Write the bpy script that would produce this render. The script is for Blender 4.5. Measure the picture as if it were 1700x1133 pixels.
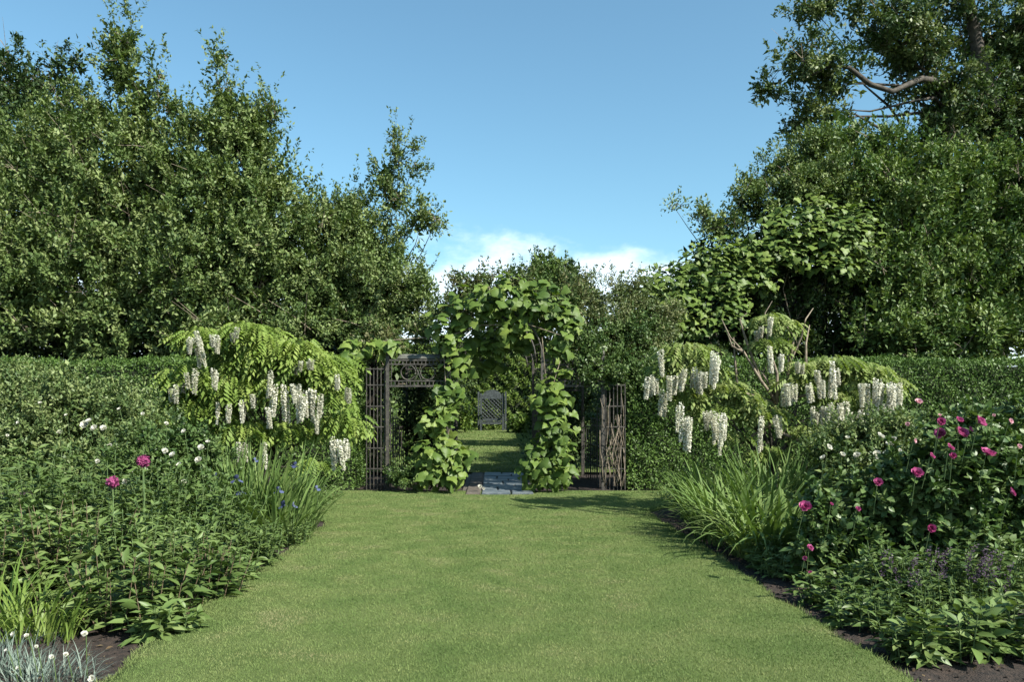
import bpy, math, random
import numpy as np
from mathutils import Vector, Matrix

for o in list(bpy.data.objects):
    bpy.data.objects.remove(o)
random.seed(5)
R = math.radians
PI = math.pi
S = bpy.context.scene
COL = S.collection
FX, CX, HY, EYE = 1322.0, 818.0, 680.0, 1.6      # photo: focal length (px), vanishing column, horizon row, eye height

# ------------------------------------------------------------------ camera
cam_d = bpy.data.cameras.new('camera')
cam = bpy.data.objects.new('camera', cam_d)
COL.objects.link(cam)
cam.location = (0, 0, EYE)
cam.rotation_euler = (R(90), 0, 0)
cam_d.sensor_width = 36
cam_d.lens = 36 * FX / 1700
cam_d.shift_x = (850 - CX) / 1700
cam_d.shift_y = (HY - 566.5) / 1700
cam_d.clip_start = 0.05
cam_d.clip_end = 3000
S.camera = cam

# ------------------------------------------------------------------ light
SUN_EL, SUN_AZ = 41.0, 130.0                     # behind the camera, a little to its right
sd = Vector((math.sin(R(SUN_AZ)) * math.cos(R(SUN_EL)), math.cos(R(SUN_AZ)) * math.cos(R(SUN_EL)), math.sin(R(SUN_EL))))
sun_d = bpy.data.lights.new('sun', 'SUN')
sun_d.energy = 5.0
sun_d.angle = R(0.5)
sun_d.color = (1.0, 0.96, 0.87)
sun = bpy.data.objects.new('sun', sun_d)
COL.objects.link(sun)
sun.rotation_euler = sd.to_track_quat('Z', 'Y').to_euler()
sun.location = (10, -30, 30)

w = bpy.data.worlds.new('World')
S.world = w
w.use_nodes = True
nt = w.node_tree
nt.nodes.clear()
def N(t, **k):
    n = nt.nodes.new(t)
    for a, b in k.items():
        setattr(n, a, b)
    return n
L_ = lambda a, b: nt.links.new(a, b)
out = N('ShaderNodeOutputWorld'); bg = N('ShaderNodeBackground')
sky = N('ShaderNodeTexSky', sky_type='NISHITA')
sky.sun_disc = False
sky.sun_elevation = R(SUN_EL)
sky.sun_rotation = R(SUN_AZ)
sky.air_density = 1.0; sky.dust_density = 1.2; sky.ozone_density = 2.0
grade = N('ShaderNodeMix', data_type='RGBA', blend_type='MULTIPLY')
grade.inputs[0].default_value = 1.0
L_(sky.outputs[0], grade.inputs[6])
grade.inputs[7].default_value = (0.84, 1.12, 1.04, 1)
tc = N('ShaderNodeTexCoord'); sep = N('ShaderNodeSeparateXYZ')
L_(tc.outputs['Generated'], sep.inputs[0])
no = N('ShaderNodeTexNoise'); no.inputs['Scale'].default_value = 5.0; no.inputs['Detail'].default_value = 7; no.inputs['Roughness'].default_value = 0.55
mp = N('ShaderNodeMapping'); mp.inputs['Scale'].default_value = (1, 1, 2.0); mp.inputs['Location'].default_value = (0.35, 0, 0.2)
L_(tc.outputs['Generated'], mp.inputs[0]); L_(mp.outputs[0], no.inputs['Vector'])
ma = N('ShaderNodeMath', operation='MULTIPLY_ADD'); ma.inputs[1].default_value = 0.24; ma.inputs[2].default_value = 0.083
L_(no.outputs['Fac'], ma.inputs[0])
sb = N('ShaderNodeMath', operation='SUBTRACT'); L_(ma.outputs[0], sb.inputs[0]); L_(sep.outputs[2], sb.inputs[1])
mr = N('ShaderNodeMapRange', interpolation_type='SMOOTHSTEP')
mr.inputs['From Min'].default_value = -0.012; mr.inputs['From Max'].default_value = 0.03
mr.inputs['To Max'].default_value = 0.8
L_(sb.outputs[0], mr.inputs['Value'])
cm = N('ShaderNodeMix', data_type='RGBA')
L_(mr.outputs[0], cm.inputs[0]); L_(grade.outputs[2], cm.inputs[6])
cm.inputs[7].default_value = (6.6, 7.6, 8.4, 1)
L_(cm.outputs[2], bg.inputs[0])
bg.inputs['Strength'].default_value = 0.088
L_(bg.outputs[0], out.inputs[0])

S.view_settings.view_transform = 'Standard'
S.view_settings.look = 'None'
S.view_settings.exposure = 1.2
S.view_settings.gamma = 1
S.view_settings.use_curve_mapping = False
S.render.engine = 'CYCLES'
S.cycles.max_bounces = 6
S.cycles.diffuse_bounces = 2
S.cycles.transparent_max_bounces = 4

# ------------------------------------------------------------------ helpers
def P(px, py, Y):
    return np.array([(px - CX) / FX * Y, Y, EYE - (py - HY) / FX * Y])

def ground_z(y):
    y = np.asarray(y, float)
    return 0.0152 * np.clip(y - 18.5, 0, 60)

def tag(o, label=None, cat=None, group=None, kind=None):
    if label: o['label'] = label
    if cat: o['category'] = cat
    if group: o['group'] = group
    if kind: o['kind'] = kind
    return o

def link(name, me, parent=None):
    o = bpy.data.objects.new(name, me)
    COL.objects.link(o)
    if parent is not None:
        o.parent = parent
    return o

def thing(name, label, cat, loc=(0, 0, 0), group=None):
    o = bpy.data.objects.new(name, None)
    o.empty_display_size = 0.2
    COL.objects.link(o)
    o.location = tuple(float(v) for v in loc)
    return tag(o, label, cat, group)

def nmesh(name, V, F, mat=None, tint=None, smooth=False):
    """V (n,3); F = list of int arrays (m,k) of faces."""
    me = bpy.data.meshes.new(name)
    V = np.asarray(V, np.float32)
    me.vertices.add(len(V))
    me.vertices.foreach_set('co', V.ravel())
    idx = np.concatenate([np.asarray(f, np.int32).ravel() for f in F])
    starts = []; s = 0
    for f in F:
        m, k = np.asarray(f).shape
        starts.append(s + np.arange(m) * k); s += m * k
    st = np.concatenate(starts).astype(np.int32)
    me.loops.add(len(idx)); me.polygons.add(len(st))
    me.loops.foreach_set('vertex_index', idx)
    me.polygons.foreach_set('loop_start', st)
    me.update(calc_edges=True)
    if tint is not None:
        a = me.attributes.new('tint', 'FLOAT', 'POINT')
        a.data.foreach_set('value', np.asarray(tint, np.float32))
    if smooth:
        me.polygons.foreach_set('use_smooth', np.ones(len(st), bool))
    if mat: me.materials.append(mat)
    return me

class MB:
    def __init__(s): s.v = []; s.f = []
    def box(s, x0, x1, y0, y1, z0, z1):
        n = len(s.v)
        s.v += [(x0,y0,z0),(x1,y0,z0),(x1,y1,z0),(x0,y1,z0),(x0,y0,z1),(x1,y0,z1),(x1,y1,z1),(x0,y1,z1)]
        s.f += [tuple(n+i for i in q) for q in ((0,3,2,1),(4,5,6,7),(0,1,5,4),(1,2,6,5),(2,3,7,6),(3,0,4,7))]
        return s
    def tube(s, pts, rad, sides=6):
        pts = [Vector([float(c) for c in p]) for p in pts]; m = len(pts)
        if not hasattr(rad, '__len__'): rad = [rad] * m
        n = len(s.v)
        for i, p in enumerate(pts):
            d = (pts[min(i+1, m-1)] - pts[max(i-1, 0)])
            d = d.normalized() if d.length > 1e-9 else Vector((0, 0, 1))
            a = d.cross(Vector((0.31, 0.17, 0.93)) if abs(d.z) < 0.9 else Vector((1, 0, 0))).normalized()
            b = d.cross(a)
            for k in range(sides):
                t = 2*PI*k/sides
                q = p + (a*math.cos(t) + b*math.sin(t)) * rad[i]
                s.v.append(tuple(q))
        for i in range(m-1):
            for k in range(sides):
                k2 = (k+1) % sides
                s.f.append((n+i*sides+k, n+i*sides+k2, n+(i+1)*sides+k2, n+(i+1)*sides+k))
        s.f.append(tuple(n+k for k in range(sides))[::-1])
        s.f.append(tuple(n+(m-1)*sides+k for k in range(sides)))
        return s
    def build(s, name, mat, parent=None, smooth=False, loc=None):
        me = bpy.data.meshes.new(name)
        me.from_pydata(s.v, [], s.f); me.update()
        if mat: me.materials.append(mat)
        if smooth: me.polygons.foreach_set('use_smooth', [True]*len(me.polygons))
        o = link(name, me, parent)
        if loc is not None: o.location = tuple(float(c) for c in loc)
        return o

# ---- leaf templates: x = width, y = length, z = normal -------------------
T_KITE = (np.array([(0,0,0),(-.5,.42,.12),(0,1,-.05),(.5,.42,.12)], float), [np.array([(0,1,2,3)])])
T_LENS = (np.array([(0,0,0),(-.38,.3,.1),(0,.32,0),(.38,.3,.1),(-.34,.62,.04),(0,.65,-.06),(.34,.62,.04),(0,1,-.22)], float),
          [np.array([(1,2,5,4),(2,3,6,5)]), np.array([(0,2,1),(0,3,2),(4,5,7),(5,6,7)])])
def heart():
    rim = [(0,.03),(-.20,-.15),(-.44,-.10),(-.55,.12),(-.50,.34),(-.36,.46),(-.30,.68),(-.13,.86),(0,1.08),(.13,.86),(.30,.68),(.36,.46),(.50,.34),(.55,.12),(.44,-.10),(.20,-.15)]
    m = len(rim)
    v = [(0,.30,0),(0,.66,-.05)]
    for i, (x, y) in enumerate(rim):
        v.append((x, y, .30*abs(x) - .75*x*x - .22*max(0, y-.2)**1.5 - (.05 if i % 2 else 0)))
    f = []
    for i in range(m):
        c = 1 if 4 <= i < m-4 else 0
        f.append((c, 2+(i+1) % m, 2+i))
    f += [(0, 1, 2+4), (1, 0, 2+m-4)]
    return (np.array(v, float), [np.array(f)])
T_HEART = heart()
def compound(pairs=5, ll=.38, lw=.19, droop=.75):
    v = []; f = []
    def rach(t): return np.array([0, t*(1-.12*t), -droop*t*t])
    for k in range(pairs):
        t = .16 + .8*k/pairs
        b = rach(t)
        for s in (-1, 1):
            dirn = np.array([s*.92, .38, -.25 - .3*t]); dirn /= np.linalg.norm(dirn)
            side = np.array([s*-.25, .95, -.2])
            l = ll*(1-.45*abs(t-.5))
            n = len(v)
            v += [b, b+dirn*l*.45+side*lw*.5+np.array([0,0,.02]), b+dirn*l+np.array([0,0,-.07]), b+dirn*l*.45-side*lw*.5+np.array([0,0,.02])]
            f.append((n, n+1, n+2, n+3))
    b = rach(.95); n = len(v)
    v += [b, b+np.array([-lw*.55,.13,-.1]), b+np.array([0,.28,-.3]), b+np.array([lw*.55,.13,-.1])]
    f.append((n, n+1, n+2, n+3))
    n = len(v); 
    v += [rach(0)+np.array([-.008,0,0]), rach(0)+np.array([.008,0,0]), rach(.95)+np.array([.005,0,0]), rach(.95)+np.array([-.005,0,0])]
    m1 = rach(.5)
    f.append((n, n+1, n+2, n+3))
    return (np.array(v, float), [np.array(f)])
T_COMP = compound()

def unit(a):
    return a / np.maximum(np.linalg.norm(a, axis=-1, keepdims=True), 1e-9)

def frames(D, Nn):
    D = unit(D)
    X = unit(np.cross(D, Nn))
    Z = np.cross(X, D)
    return np.stack([X, D, Z], axis=1)      # rows

def replicate(T, Pp, Fr, sx, sy, sz=None):
    """T template; returns V,F for N copies."""
    tv, tf = T
    if sz is None: sz = sx
    sc = np.stack([np.broadcast_to(sx, len(Pp)), np.broadcast_to(sy, len(Pp)), np.broadcast_to(sz, len(Pp))], axis=1)
    loc = tv[None, :, :] * sc[:, None, :]
    V = np.einsum('nki,nij->nkj', loc, Fr) + Pp[:, None, :]
    k = len(tv)
    off = (np.arange(len(Pp)) * k)
    F = [(f[None, :, :] + off[:, None, None]).reshape(-1, f.shape[1]) for f in tf]
    return V.reshape(-1, 3), F, k

def leaf_object(name, T, Pp, D, Nn, size, mat, parent, rng, aspect=.5, tint=None, origin=(0, 0, 0), kind=None, smooth=False):
    Fr = frames(D, Nn)
    size = np.broadcast_to(size, len(Pp)) * rng.uniform(.7, 1.25, len(Pp))
    V, F, k = replicate(T, Pp - np.asarray(origin)[None], Fr, size*aspect*(1 if T is T_KITE else 1.3), size, size*.6)
    if tint is None: tint = rng.uniform(0, 1, len(Pp))
    me = nmesh(name, V, F, mat, np.repeat(tint, k), smooth)
    o = link(name, me, parent)
    if kind: o['kind'] = kind
    return o

def rdirs(rng, n):
    return unit(rng.normal(size=(n, 3)))

def crown_points(rng, blobs, n, clump_n=18, clump_r=.22, fill=.2, back=.35, inner=.55, stretch=1.6, up=.6, flat=0.0):
    """blobs: (x,y,z,rx,ry,rz[,weight]). Leaves gather in clumps over ellipsoid shells."""
    B = np.array([tuple(b[:6]) for b in blobs], float)
    wgt = np.array([(b[6] if len(b) > 6 else 1.) for b in blobs])
    area = (B[:,3]*B[:,5]*2 + B[:,4]*B[:,5] + B[:,3]*B[:,4]) * wgt
    nc = max(1, int(n*(1-fill)/clump_n))
    bi = rng.choice(len(B), nc, p=area/area.sum())
    d = rdirs(rng, nc)
    flip = (d[:,1] > 0) & (rng.uniform(size=nc) > back)
    d[flip,1] *= -1
    rr = inner + (1.04-inner)*rng.uniform(size=nc)**.5
    C = B[bi,:3] + d*B[bi,3:6]*rr[:,None]
    outw = unit(d/B[bi,3:6])
    cnt = rng.poisson(clump_n, nc).clip(4)
    idx = np.repeat(np.arange(nc), cnt)
    m = len(idx)
    ax = unit(outw*.8 + np.array([0,0,up]) + rng.normal(size=(nc,3))*.35)
    t = rng.uniform(-.6, 1, m)*clump_r*stretch*rng.uniform(.6,1.4,nc)[idx]
    sp = rng.normal(size=(m,3))*clump_r*.42*np.sqrt(np.clip(1.15-t/(clump_r*stretch*1.5),.15,1.5))[:,None]
    if flat: sp[:,2] *= (1-flat)
    Pn = C[idx] + ax[idx]*t[:,None] + sp
    On = outw[idx]; An = unit(ax[idx]*.55 + unit(Pn - (C[idx]-ax[idx]*clump_r*.5))*.9)
    ct = rng.uniform(0, 1, nc)[idx]
    nf = int(n*fill)
    if nf:
        bi = rng.choice(len(B), nf, p=area/area.sum())
        d = rdirs(rng, nf)
        Pn = np.vstack([Pn, B[bi,:3] + d*B[bi,3:6]*(rng.uniform(0,.85,nf)**.5)[:,None]])
        On = np.vstack([On, d]); An = np.vstack([An, d]); ct = np.concatenate([ct, rng.uniform(0,1,nf)])
    return Pn, On, An, ct

def boughs(rng, blobs, br, dens=1.2, back=.35):
    out_ = []
    for b in blobs:
        x, y, z, rx, ry, rz = [float(v) for v in b[:6]]
        r_ = min(br, .75*min(rx, rz))
        k = max(3, int(dens*(rx*rz + .5*rx*ry)/(r_*r_)))
        d = rdirs(rng, k)
        fl = (d[:, 1] > 0) & (rng.uniform(size=k) > back); d[fl, 1] *= -1
        q = rng.uniform(.55, 1.0, k)
        for i in range(k):
            s_ = r_*rng.uniform(.55, 1.35)
            out_.append((x+d[i,0]*rx*q[i], y+d[i,1]*ry*q[i], z+d[i,2]*rz*q[i]-.1*s_, s_*rng.uniform(.8,1.4), s_*rng.uniform(.8,1.2), s_*rng.uniform(.55,.95)))
    return out_

def shoots(rng, blobs, n, length, per=26, r=.07, up=1.0):
    B = np.array([tuple(b[:6]) for b in blobs], float)
    area = B[:,3]*B[:,5]
    bi = rng.choice(len(B), n, p=area/area.sum())
    d = rdirs(rng, n); d[:,2] = np.abs(d[:,2])*.9+.1; d[:,1] = -np.abs(d[:,1])*.5; d = unit(d)
    C = B[bi,:3] + d*B[bi,3:6]*.92
    ax = unit(d*.7 + np.array([0,0,up]) + rng.normal(size=(n,3))*.3)
    ln = length*rng.uniform(.4, 1.3, n)
    idx = np.repeat(np.arange(n), per)
    t = rng.uniform(0, 1, len(idx))
    Pn = C[idx] + ax[idx]*(t*ln[idx])[:,None] + rng.normal(size=(len(idx),3))*(r*(1.1-t))[:,None]
    return Pn, d[idx], ax[idx], rng.uniform(0,1,n)[idx]

def orient(rng, O, A, spread=.8, upn=.5, outn=.7, droop=.0, along=.6):
    n = len(O)
    D = unit(A*along + rdirs(rng, n)*spread + np.array([0,0,-droop]))
    Nn = unit(O*outn + np.array([0,0,upn]) + rdirs(rng, n)*.55)
    return D, Nn

# ---- materials ---------------------------------------------------------------
def mat_new(name):
    m = bpy.data.materials.new(name); m.use_nodes = True
    t = m.node_tree; t.nodes.clear()
    return m, t
def leafmat(name, cols, transl=.16, rough=.5, spec=.25, var=.35, nscale=1.4, tcol=(1.1, 1.25, .5)):
    """cols: ramp of 3 linear colours over the per-leaf tint."""
    m, t = mat_new(name)
    n = t.nodes.new; l = t.links.new
    o = n('ShaderNodeOutputMaterial')
    at = n('ShaderNodeAttribute'); at.attribute_name = 'tint'
    geo = n('ShaderNodeNewGeometry')
    noi = n('ShaderNodeTexNoise'); noi.inputs['Scale'].default_value = nscale; noi.inputs['Detail'].default_value = 4
    l(geo.outputs['Position'], noi.inputs['Vector'])
    mx = n('ShaderNodeMix'); mx.data_type = 'FLOAT'; mx.inputs[0].default_value = var
    nr = n('ShaderNodeMapRange'); nr.inputs['From Min'].default_value = .32; nr.inputs['From Max'].default_value = .68
    l(noi.outputs['Fac'], nr.inputs['Value'])
    l(at.outputs['Fac'], mx.inputs[2]); l(nr.outputs[0], mx.inputs[3])
    rp = n('ShaderNodeValToRGB'); e = rp.color_ramp.elements
    e[0].position = .1; e[0].color = (*cols[0], 1)
    e[1].position = .9; e[1].color = (*cols[-1], 1)
    if len(cols) > 2:
        for i, c in enumerate(cols[1:-1]):
            q = e.new(.1 + .8*(i+1)/(len(cols)-1)); q.color = (*c, 1)
    l(mx.outputs[0], rp.inputs[0])
    pb = n('ShaderNodeBsdfPrincipled')
    l(rp.outputs[0], pb.inputs['Base Color'])
    pb.inputs['Roughness'].default_value = rough
    pb.inputs['Specular IOR Level'].default_value = spec
    tr = n('ShaderNodeBsdfTranslucent')
    br = n('ShaderNodeMix'); br.data_type = 'RGBA'; br.blend_type = 'MULTIPLY'; br.inputs[0].default_value = 1
    l(rp.outputs[0], br.inputs[6]); br.inputs[7].default_value = (*tcol, 1)
    l(br.outputs[2], tr.inputs[0])
    ms = n('ShaderNodeMixShader'); ms.inputs[0].default_value = transl
    l(pb.outputs[0], ms.inputs[1]); l(tr.outputs[0], ms.inputs[2])
    l(ms.outputs[0], o.inputs[0])
    return m
def surf(name, c1, c2, scale=8, rough=.8, bump=.3, bscale=None, detail=6, metallic=0, spec=.4, stops=(.35,.65)):
    m, t = mat_new(name)
    n = t.nodes.new; l = t.links.new
    o = n('ShaderNodeOutputMaterial'); pb = n('ShaderNodeBsdfPrincipled')
    geo = n('ShaderNodeNewGeometry')
    a = n('ShaderNodeTexNoise'); a.inputs['Scale'].default_value = scale; a.inputs['Detail'].default_value = detail
    l(geo.outputs['Position'], a.inputs['Vector'])
    rp = n('ShaderNodeValToRGB'); e = rp.color_ramp.elements
    e[0].position = stops[0]; e[0].color = (*c1, 1); e[1].position = stops[1]; e[1].color = (*c2, 1)
    l(a.outputs['Fac'], rp.inputs[0]); l(rp.outputs[0], pb.inputs['Base Color'])
    b = n('ShaderNodeTexNoise'); b.inputs['Scale'].default_value = bscale or scale*5; b.inputs['Detail'].default_value = 5
    l(geo.outputs['Position'], b.inputs['Vector'])
    bp = n('ShaderNodeBump'); bp.inputs['Strength'].default_value = bump; bp.inputs['Distance'].default_value = .02
    l(b.outputs['Fac'], bp.inputs['Height']); l(bp.outputs[0], pb.inputs['Normal'])
    pb.inputs['Roughness'].default_value = rough; pb.inputs['Metallic'].default_value = metallic
    pb.inputs['Specular IOR Level'].default_value = spec
    l(pb.outputs[0], o.inputs[0])
    return m

M = {}
M['tree_l'] = leafmat('tree_leaf_left', [(.050,.084,.024),(.098,.142,.040),(.180,.215,.085)], rough=.55, spec=.25)
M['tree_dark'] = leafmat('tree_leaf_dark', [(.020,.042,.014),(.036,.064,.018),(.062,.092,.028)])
M['tree_r'] = leafmat('tree_leaf_right', [(.032,.062,.020),(.066,.104,.032),(.140,.165,.062)], rough=.5, spec=.3)
M['shrub_r'] = leafmat('shrub_leaf_right', [(.040,.078,.020),(.080,.130,.032),(.150,.195,.058)], rough=.52, spec=.25)
M['olive'] = leafmat('pale_shrub_leaf', [(.06,.09,.03),(.10,.13,.05),(.17,.17,.08)])
M['bronze'] = leafmat('bronze_tip_leaf', [(.045,.08,.022),(.07,.105,.03),(.13,.12,.055)])
M['yew'] = leafmat('yew_leaf', [(.036,.072,.014),(.066,.118,.024),(.10,.160,.036)], transl=.12, rough=.5)
M['rosy'] = leafmat('rose_leaf', [(.036,.070,.020),(.066,.110,.030),(.120,.165,.060)], rough=.42)
M['rosy2'] = leafmat('rose_leaf_grey', [(.048,.085,.028),(.095,.135,.042),(.170,.205,.080)], rough=.5)
M['vine'] = leafmat('vine_leaf', [(.045,.082,.016),(.088,.138,.026),(.150,.200,.042)], rough=.5, spec=.25, transl=.25)
M['vine2'] = leafmat('cascade_vine_leaf', [(.050,.086,.018),(.088,.136,.026),(.140,.185,.040)], rough=.5, spec=.25, transl=.2)  # separate leaf green for the cascade vine
M['wist'] = leafmat('wisteria_leaf', [(.090,.145,.028),(.140,.200,.040),(.200,.250,.065)], transl=.28, spec=.2, rough=.55)
M['wist2'] = leafmat('wisteria_leaf_pale', [(.10,.150,.035),(.155,.205,.055),(.22,.25,.095)], transl=.28, spec=.2, rough=.55)
M['iris'] = leafmat('iris_blade', [(.060,.108,.028),(.10,.155,.042),(.15,.20,.065)], rough=.6, spec=.15, transl=.2)
M['lily'] = leafmat('daylily_blade', [(.08,.14,.025),(.12,.18,.035),(.16,.21,.05)], rough=.45, transl=.3)
M['peren'] = leafmat('perennial_leaf', [(.040,.074,.020),(.074,.115,.030),(.125,.170,.055)], rough=.45)
M['peren2'] = leafmat('perennial_leaf_light', [(.060,.10,.028),(.10,.15,.042),(.16,.20,.075)], rough=.45)
M['silver'] = leafmat('silver_leaf', [(.07,.10,.08),(.12,.16,.13),(.2,.24,.2)], rough=.6, transl=.15)
M['grass'] = leafmat('lawn_blade', [(.082,.132,.038),(.122,.172,.054),(.160,.196,.070),(.215,.210,.105)], transl=.2, rough=.7, spec=.12, var=.6, nscale=2.2)
M['cream'] = leafmat('cream_petal', [(.46,.45,.33),(.62,.61,.50),(.74,.73,.65)], transl=.3, rough=.6, spec=.2, tcol=(1, 1, 1))
M['white'] = leafmat('white_petal', [(.45,.44,.34),(.60,.59,.50),(.72,.71,.64)], transl=.3, rough=.6, spec=.2, tcol=(1, 1, 1))
M['pink'] = leafmat('pink_petal', [(.20,.020,.085),(.34,.05,.16),(.46,.13,.27)], transl=.3, rough=.6, spec=.2, tcol=(1, 1, 1))
M['palepink'] = leafmat('pale_pink_petal', [(.55,.22,.32),(.66,.38,.42),(.75,.55,.55)], transl=.3, rough=.6, spec=.2, tcol=(1, 1, 1))
M['magenta'] = leafmat('magenta_petal', [(.17,.025,.085),(.27,.05,.14),(.36,.09,.21)], transl=.3, rough=.6, spec=.2, tcol=(1, 1, 1))
M['blue'] = leafmat('blue_petal', [(.045,.055,.13),(.085,.105,.20),(.19,.22,.31)], transl=.3, rough=.6, spec=.2, tcol=(1, 1, 1))
M['salvia'] = leafmat('salvia_floret', [(.035,.025,.04),(.06,.04,.065),(.10,.07,.095)], transl=.2, rough=.7, spec=.2)
M['bark'] = surf('bark', (.022,.018,.014), (.065,.054,.040), scale=9, bump=.7)
M['twig'] = surf('pale_twig', (.09,.07,.05), (.22,.18,.13), scale=12, bump=.4)
M['stem'] = surf('green_stem', (.05,.09,.03), (.09,.13,.04), scale=20, bump=.2)
M['redstem'] = surf('reddish_stem', (.07,.055,.03), (.12,.085,.05), scale=20, bump=.2)
M['iron'] = surf('weathered_iron', (.020,.019,.017), (.068,.060,.050), scale=14, bump=.35, rough=.6, spec=.4)
M['lead'] = surf('lead_grey_roof', (.06,.062,.052), (.105,.105,.09), scale=9, bump=.2, rough=.6)
M['soil'] = surf('bed_soil', (.012,.009,.007), (.040,.027,.020), scale=22, bump=1.0, bscale=70, rough=.95)  # soil colour darkened to carry the shade under overhanging plants
M['ground'] = surf('meadow_ground', (.03,.045,.015), (.06,.085,.03), scale=2, bump=.6, rough=.95)
M['turf'] = surf('mown_turf', (.078,.115,.032), (.115,.148,.048), scale=1.6, bump=1.0, bscale=160, rough=.95, spec=.15)
M['slate'] = surf('blue_slate', (.045,.060,.070), (.11,.125,.13), scale=5, bump=.5, bscale=30, rough=.55)
M['brownstone'] = surf('brown_stone', (.05,.042,.034), (.10,.085,.068), scale=6, bump=.5, bscale=30, rough=.8)
M['core'] = surf('hedge_twig_core', (.010,.016,.006), (.02,.028,.01), scale=10, bump=.6, rough=.95)
M['bench'] = surf('blue_grey_painted_wood', (.018,.022,.022), (.05,.06,.06), scale=12, bump=.2, rough=.55)
M['terra'] = surf('terracotta', (.30,.12,.07), (.42,.19,.12), scale=10, bump=.2, rough=.8)

# ================================================================== THE SETTING
def sheet(name, x0, x1, y0, y1, nx, ny, zf, mat, kind='structure'):
    xs = np.linspace(x0, x1, nx); ys = np.linspace(y0, y1, ny)
    X, Y = np.meshgrid(xs, ys)
    V = np.stack([X, Y, zf(X, Y)], -1).reshape(-1, 3)
    i = np.arange((ny-1)*(nx-1)); r = i // (nx-1); c = i % (nx-1)
    a = r*nx + c
    o = link(name, nmesh(name, V, [np.stack([a, a+1, a+nx+1, a+nx], 1)], mat, smooth=True))
    o['kind'] = kind
    return o

rg = np.random.default_rng(11)
sheet('ground', -900, 900, -300, 1800, 60, 60, lambda x, y: np.full_like(x, -.14) + ground_z(y)*.9, M['ground'])
def soil_z(x, y):
    return -.055 + .012*np.sin(x*7.1+y*3.3) + .010*np.sin(x*15.7-y*11.9) + .03*np.clip((np.abs(x)-2.5)/3, 0, 1)
def bed_sheet(name, x0, x1):
    return sheet(name, x0, x1, 1.5, 15.4, 90, 150, soil_z, M['soil'])
bed_sheet('bed_soil', -9.5, -2.20)
bed_sheet('bed_soil', 2.30, 9.5)
sheet('bed_soil', -12, 12, 15.4, 20.2, 90, 40, lambda x, y: -.045 + .01*np.sin(x*9+y*5), M['soil'])

def lawn_edges(y):
    """left and right edge of the lawn at distance y"""
    y = np.asarray(y, float)
    wob = .035*np.sin(y*1.7) + .025*np.sin(y*4.1+1) + .015*np.sin(y*9.3)
    l = -2.33 + wob - np.clip(y-11.3, 0, 9)**1.5*.95
    r = 2.43 + .03*np.sin(y*1.3+2) + .02*np.sin(y*5.3) + .012*np.sin(y*11) + np.clip(y-12.6, 0, 9)**1.5*1.1
    return np.maximum(l, -4.6), np.minimum(r, 5.0)
def lawn_z(x, y):
    return .006*np.sin(x*1.3+y*.7) + .004*np.sin(x*3.1-y*2.2)
ys = np.linspace(-3, 15.62, 260)
le, re = lawn_edges(ys)
nx = 41
u = np.linspace(0, 1, nx)
X = le[:, None]*(1-u) + re[:, None]*u
Y = np.repeat(ys[:, None], nx, 1)
Z = lawn_z(X, Y)
V = np.stack([X, Y, Z], -1).reshape(-1, 3)
i = np.arange((len(ys)-1)*(nx-1)); a = (i//(nx-1))*nx + i % (nx-1)
faces = [np.stack([a, a+1, a+nx+1, a+nx], 1)]
# skirt: the cut edge of the turf down to the soil
ring = list(range(0, nx)) + [r*nx+nx-1 for r in range(1, len(ys))] + [(len(ys)-1)*nx+k for k in range(nx-2, -1, -1)] + [r*nx for r in range(len(ys)-2, 0, -1)]
n0 = len(V)
low = V[ring].copy(); low[:, 2] = -.09
V = np.vstack([V, low])
q = np.arange(len(ring)); q2 = (q+1) % len(ring); ring = np.array(ring)
faces.append(np.stack([ring[q], n0+q, n0+q2, ring[q2]], 1))
lawn = link('lawn', nmesh('lawn', V, faces, M['turf'], smooth=False)); lawn['kind'] = 'structure'
sheet('lawn_beyond', -7, 7, 19.9, 46.6, 20, 60, lambda x, y: ground_z(y) + .005, M['turf'])

# grass blades, denser near the camera
def blades(name, n, xy, zf, h, mat, rng, parent=None):
    x, y = xy
    n = len(x)
    ang = rng.uniform(0, 2*PI, n)
    hh = h*rng.uniform(.6, 1.4, n); lean = rng.normal(size=(n, 2))*.55*hh[:, None]
    wd = rng.uniform(.0016, .0032, n)*(1+np.clip(y-4, 0, 40)*.14)
    z = zf(x, y)
    V = np.empty((n, 3, 3), np.float32)
    V[:, 0] = np.stack([x-np.cos(ang)*wd, y-np.sin(ang)*wd, z-.002], 1)
    V[:, 1] = np.stack([x+np.cos(ang)*wd, y+np.sin(ang)*wd, z-.002], 1)
    V[:, 2] = np.stack([x+lean[:, 0], y+lean[:, 1], z+hh], 1)
    F = [np.arange(n*3).reshape(-1, 3)]
    patch = .45 + .22*np.sin(x*1.9+y*.8)*np.sin(y*1.1-x*.6) + .12*np.sin(x*5.1+y*3.7) + .13*np.sin(x*2.3+1.1*np.sin(y*.9)) + .12*np.sin(x*9.1-y*4.3)*np.sin(y*7.7+x*2.9)
    patch += .9*np.exp(-((x-.1)**2/.35+(y-7.4)**2/.9))*rng.uniform(0, 1, n)*np.sin(x*13+y*9)
    tint = np.clip(patch*.8 + rng.uniform(-.15, .35, n), 0, 1)
    o = link(name, nmesh(name, V.reshape(-1, 3), F, mat, np.repeat(tint, 3)), parent)
    return o
n = 430000
yy = 3.6 + (15.6-3.6)*rg.uniform(size=n)**1.55
l, r = lawn_edges(yy)
xx = l + (r-l)*rg.uniform(size=n) + rg.normal(size=n)*.008
g = blades('lawn_grass', n, (xx, yy), lawn_z, .010, M['grass'], rg)
g['kind'] = 'stuff'; tag(g, 'short mown green grass of the lawn between the two flower beds', 'grass')
n = 50000
yy = rg.uniform(19.95, 46, n); xx = rg.uniform(-3.2, 3.2, n)
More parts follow.
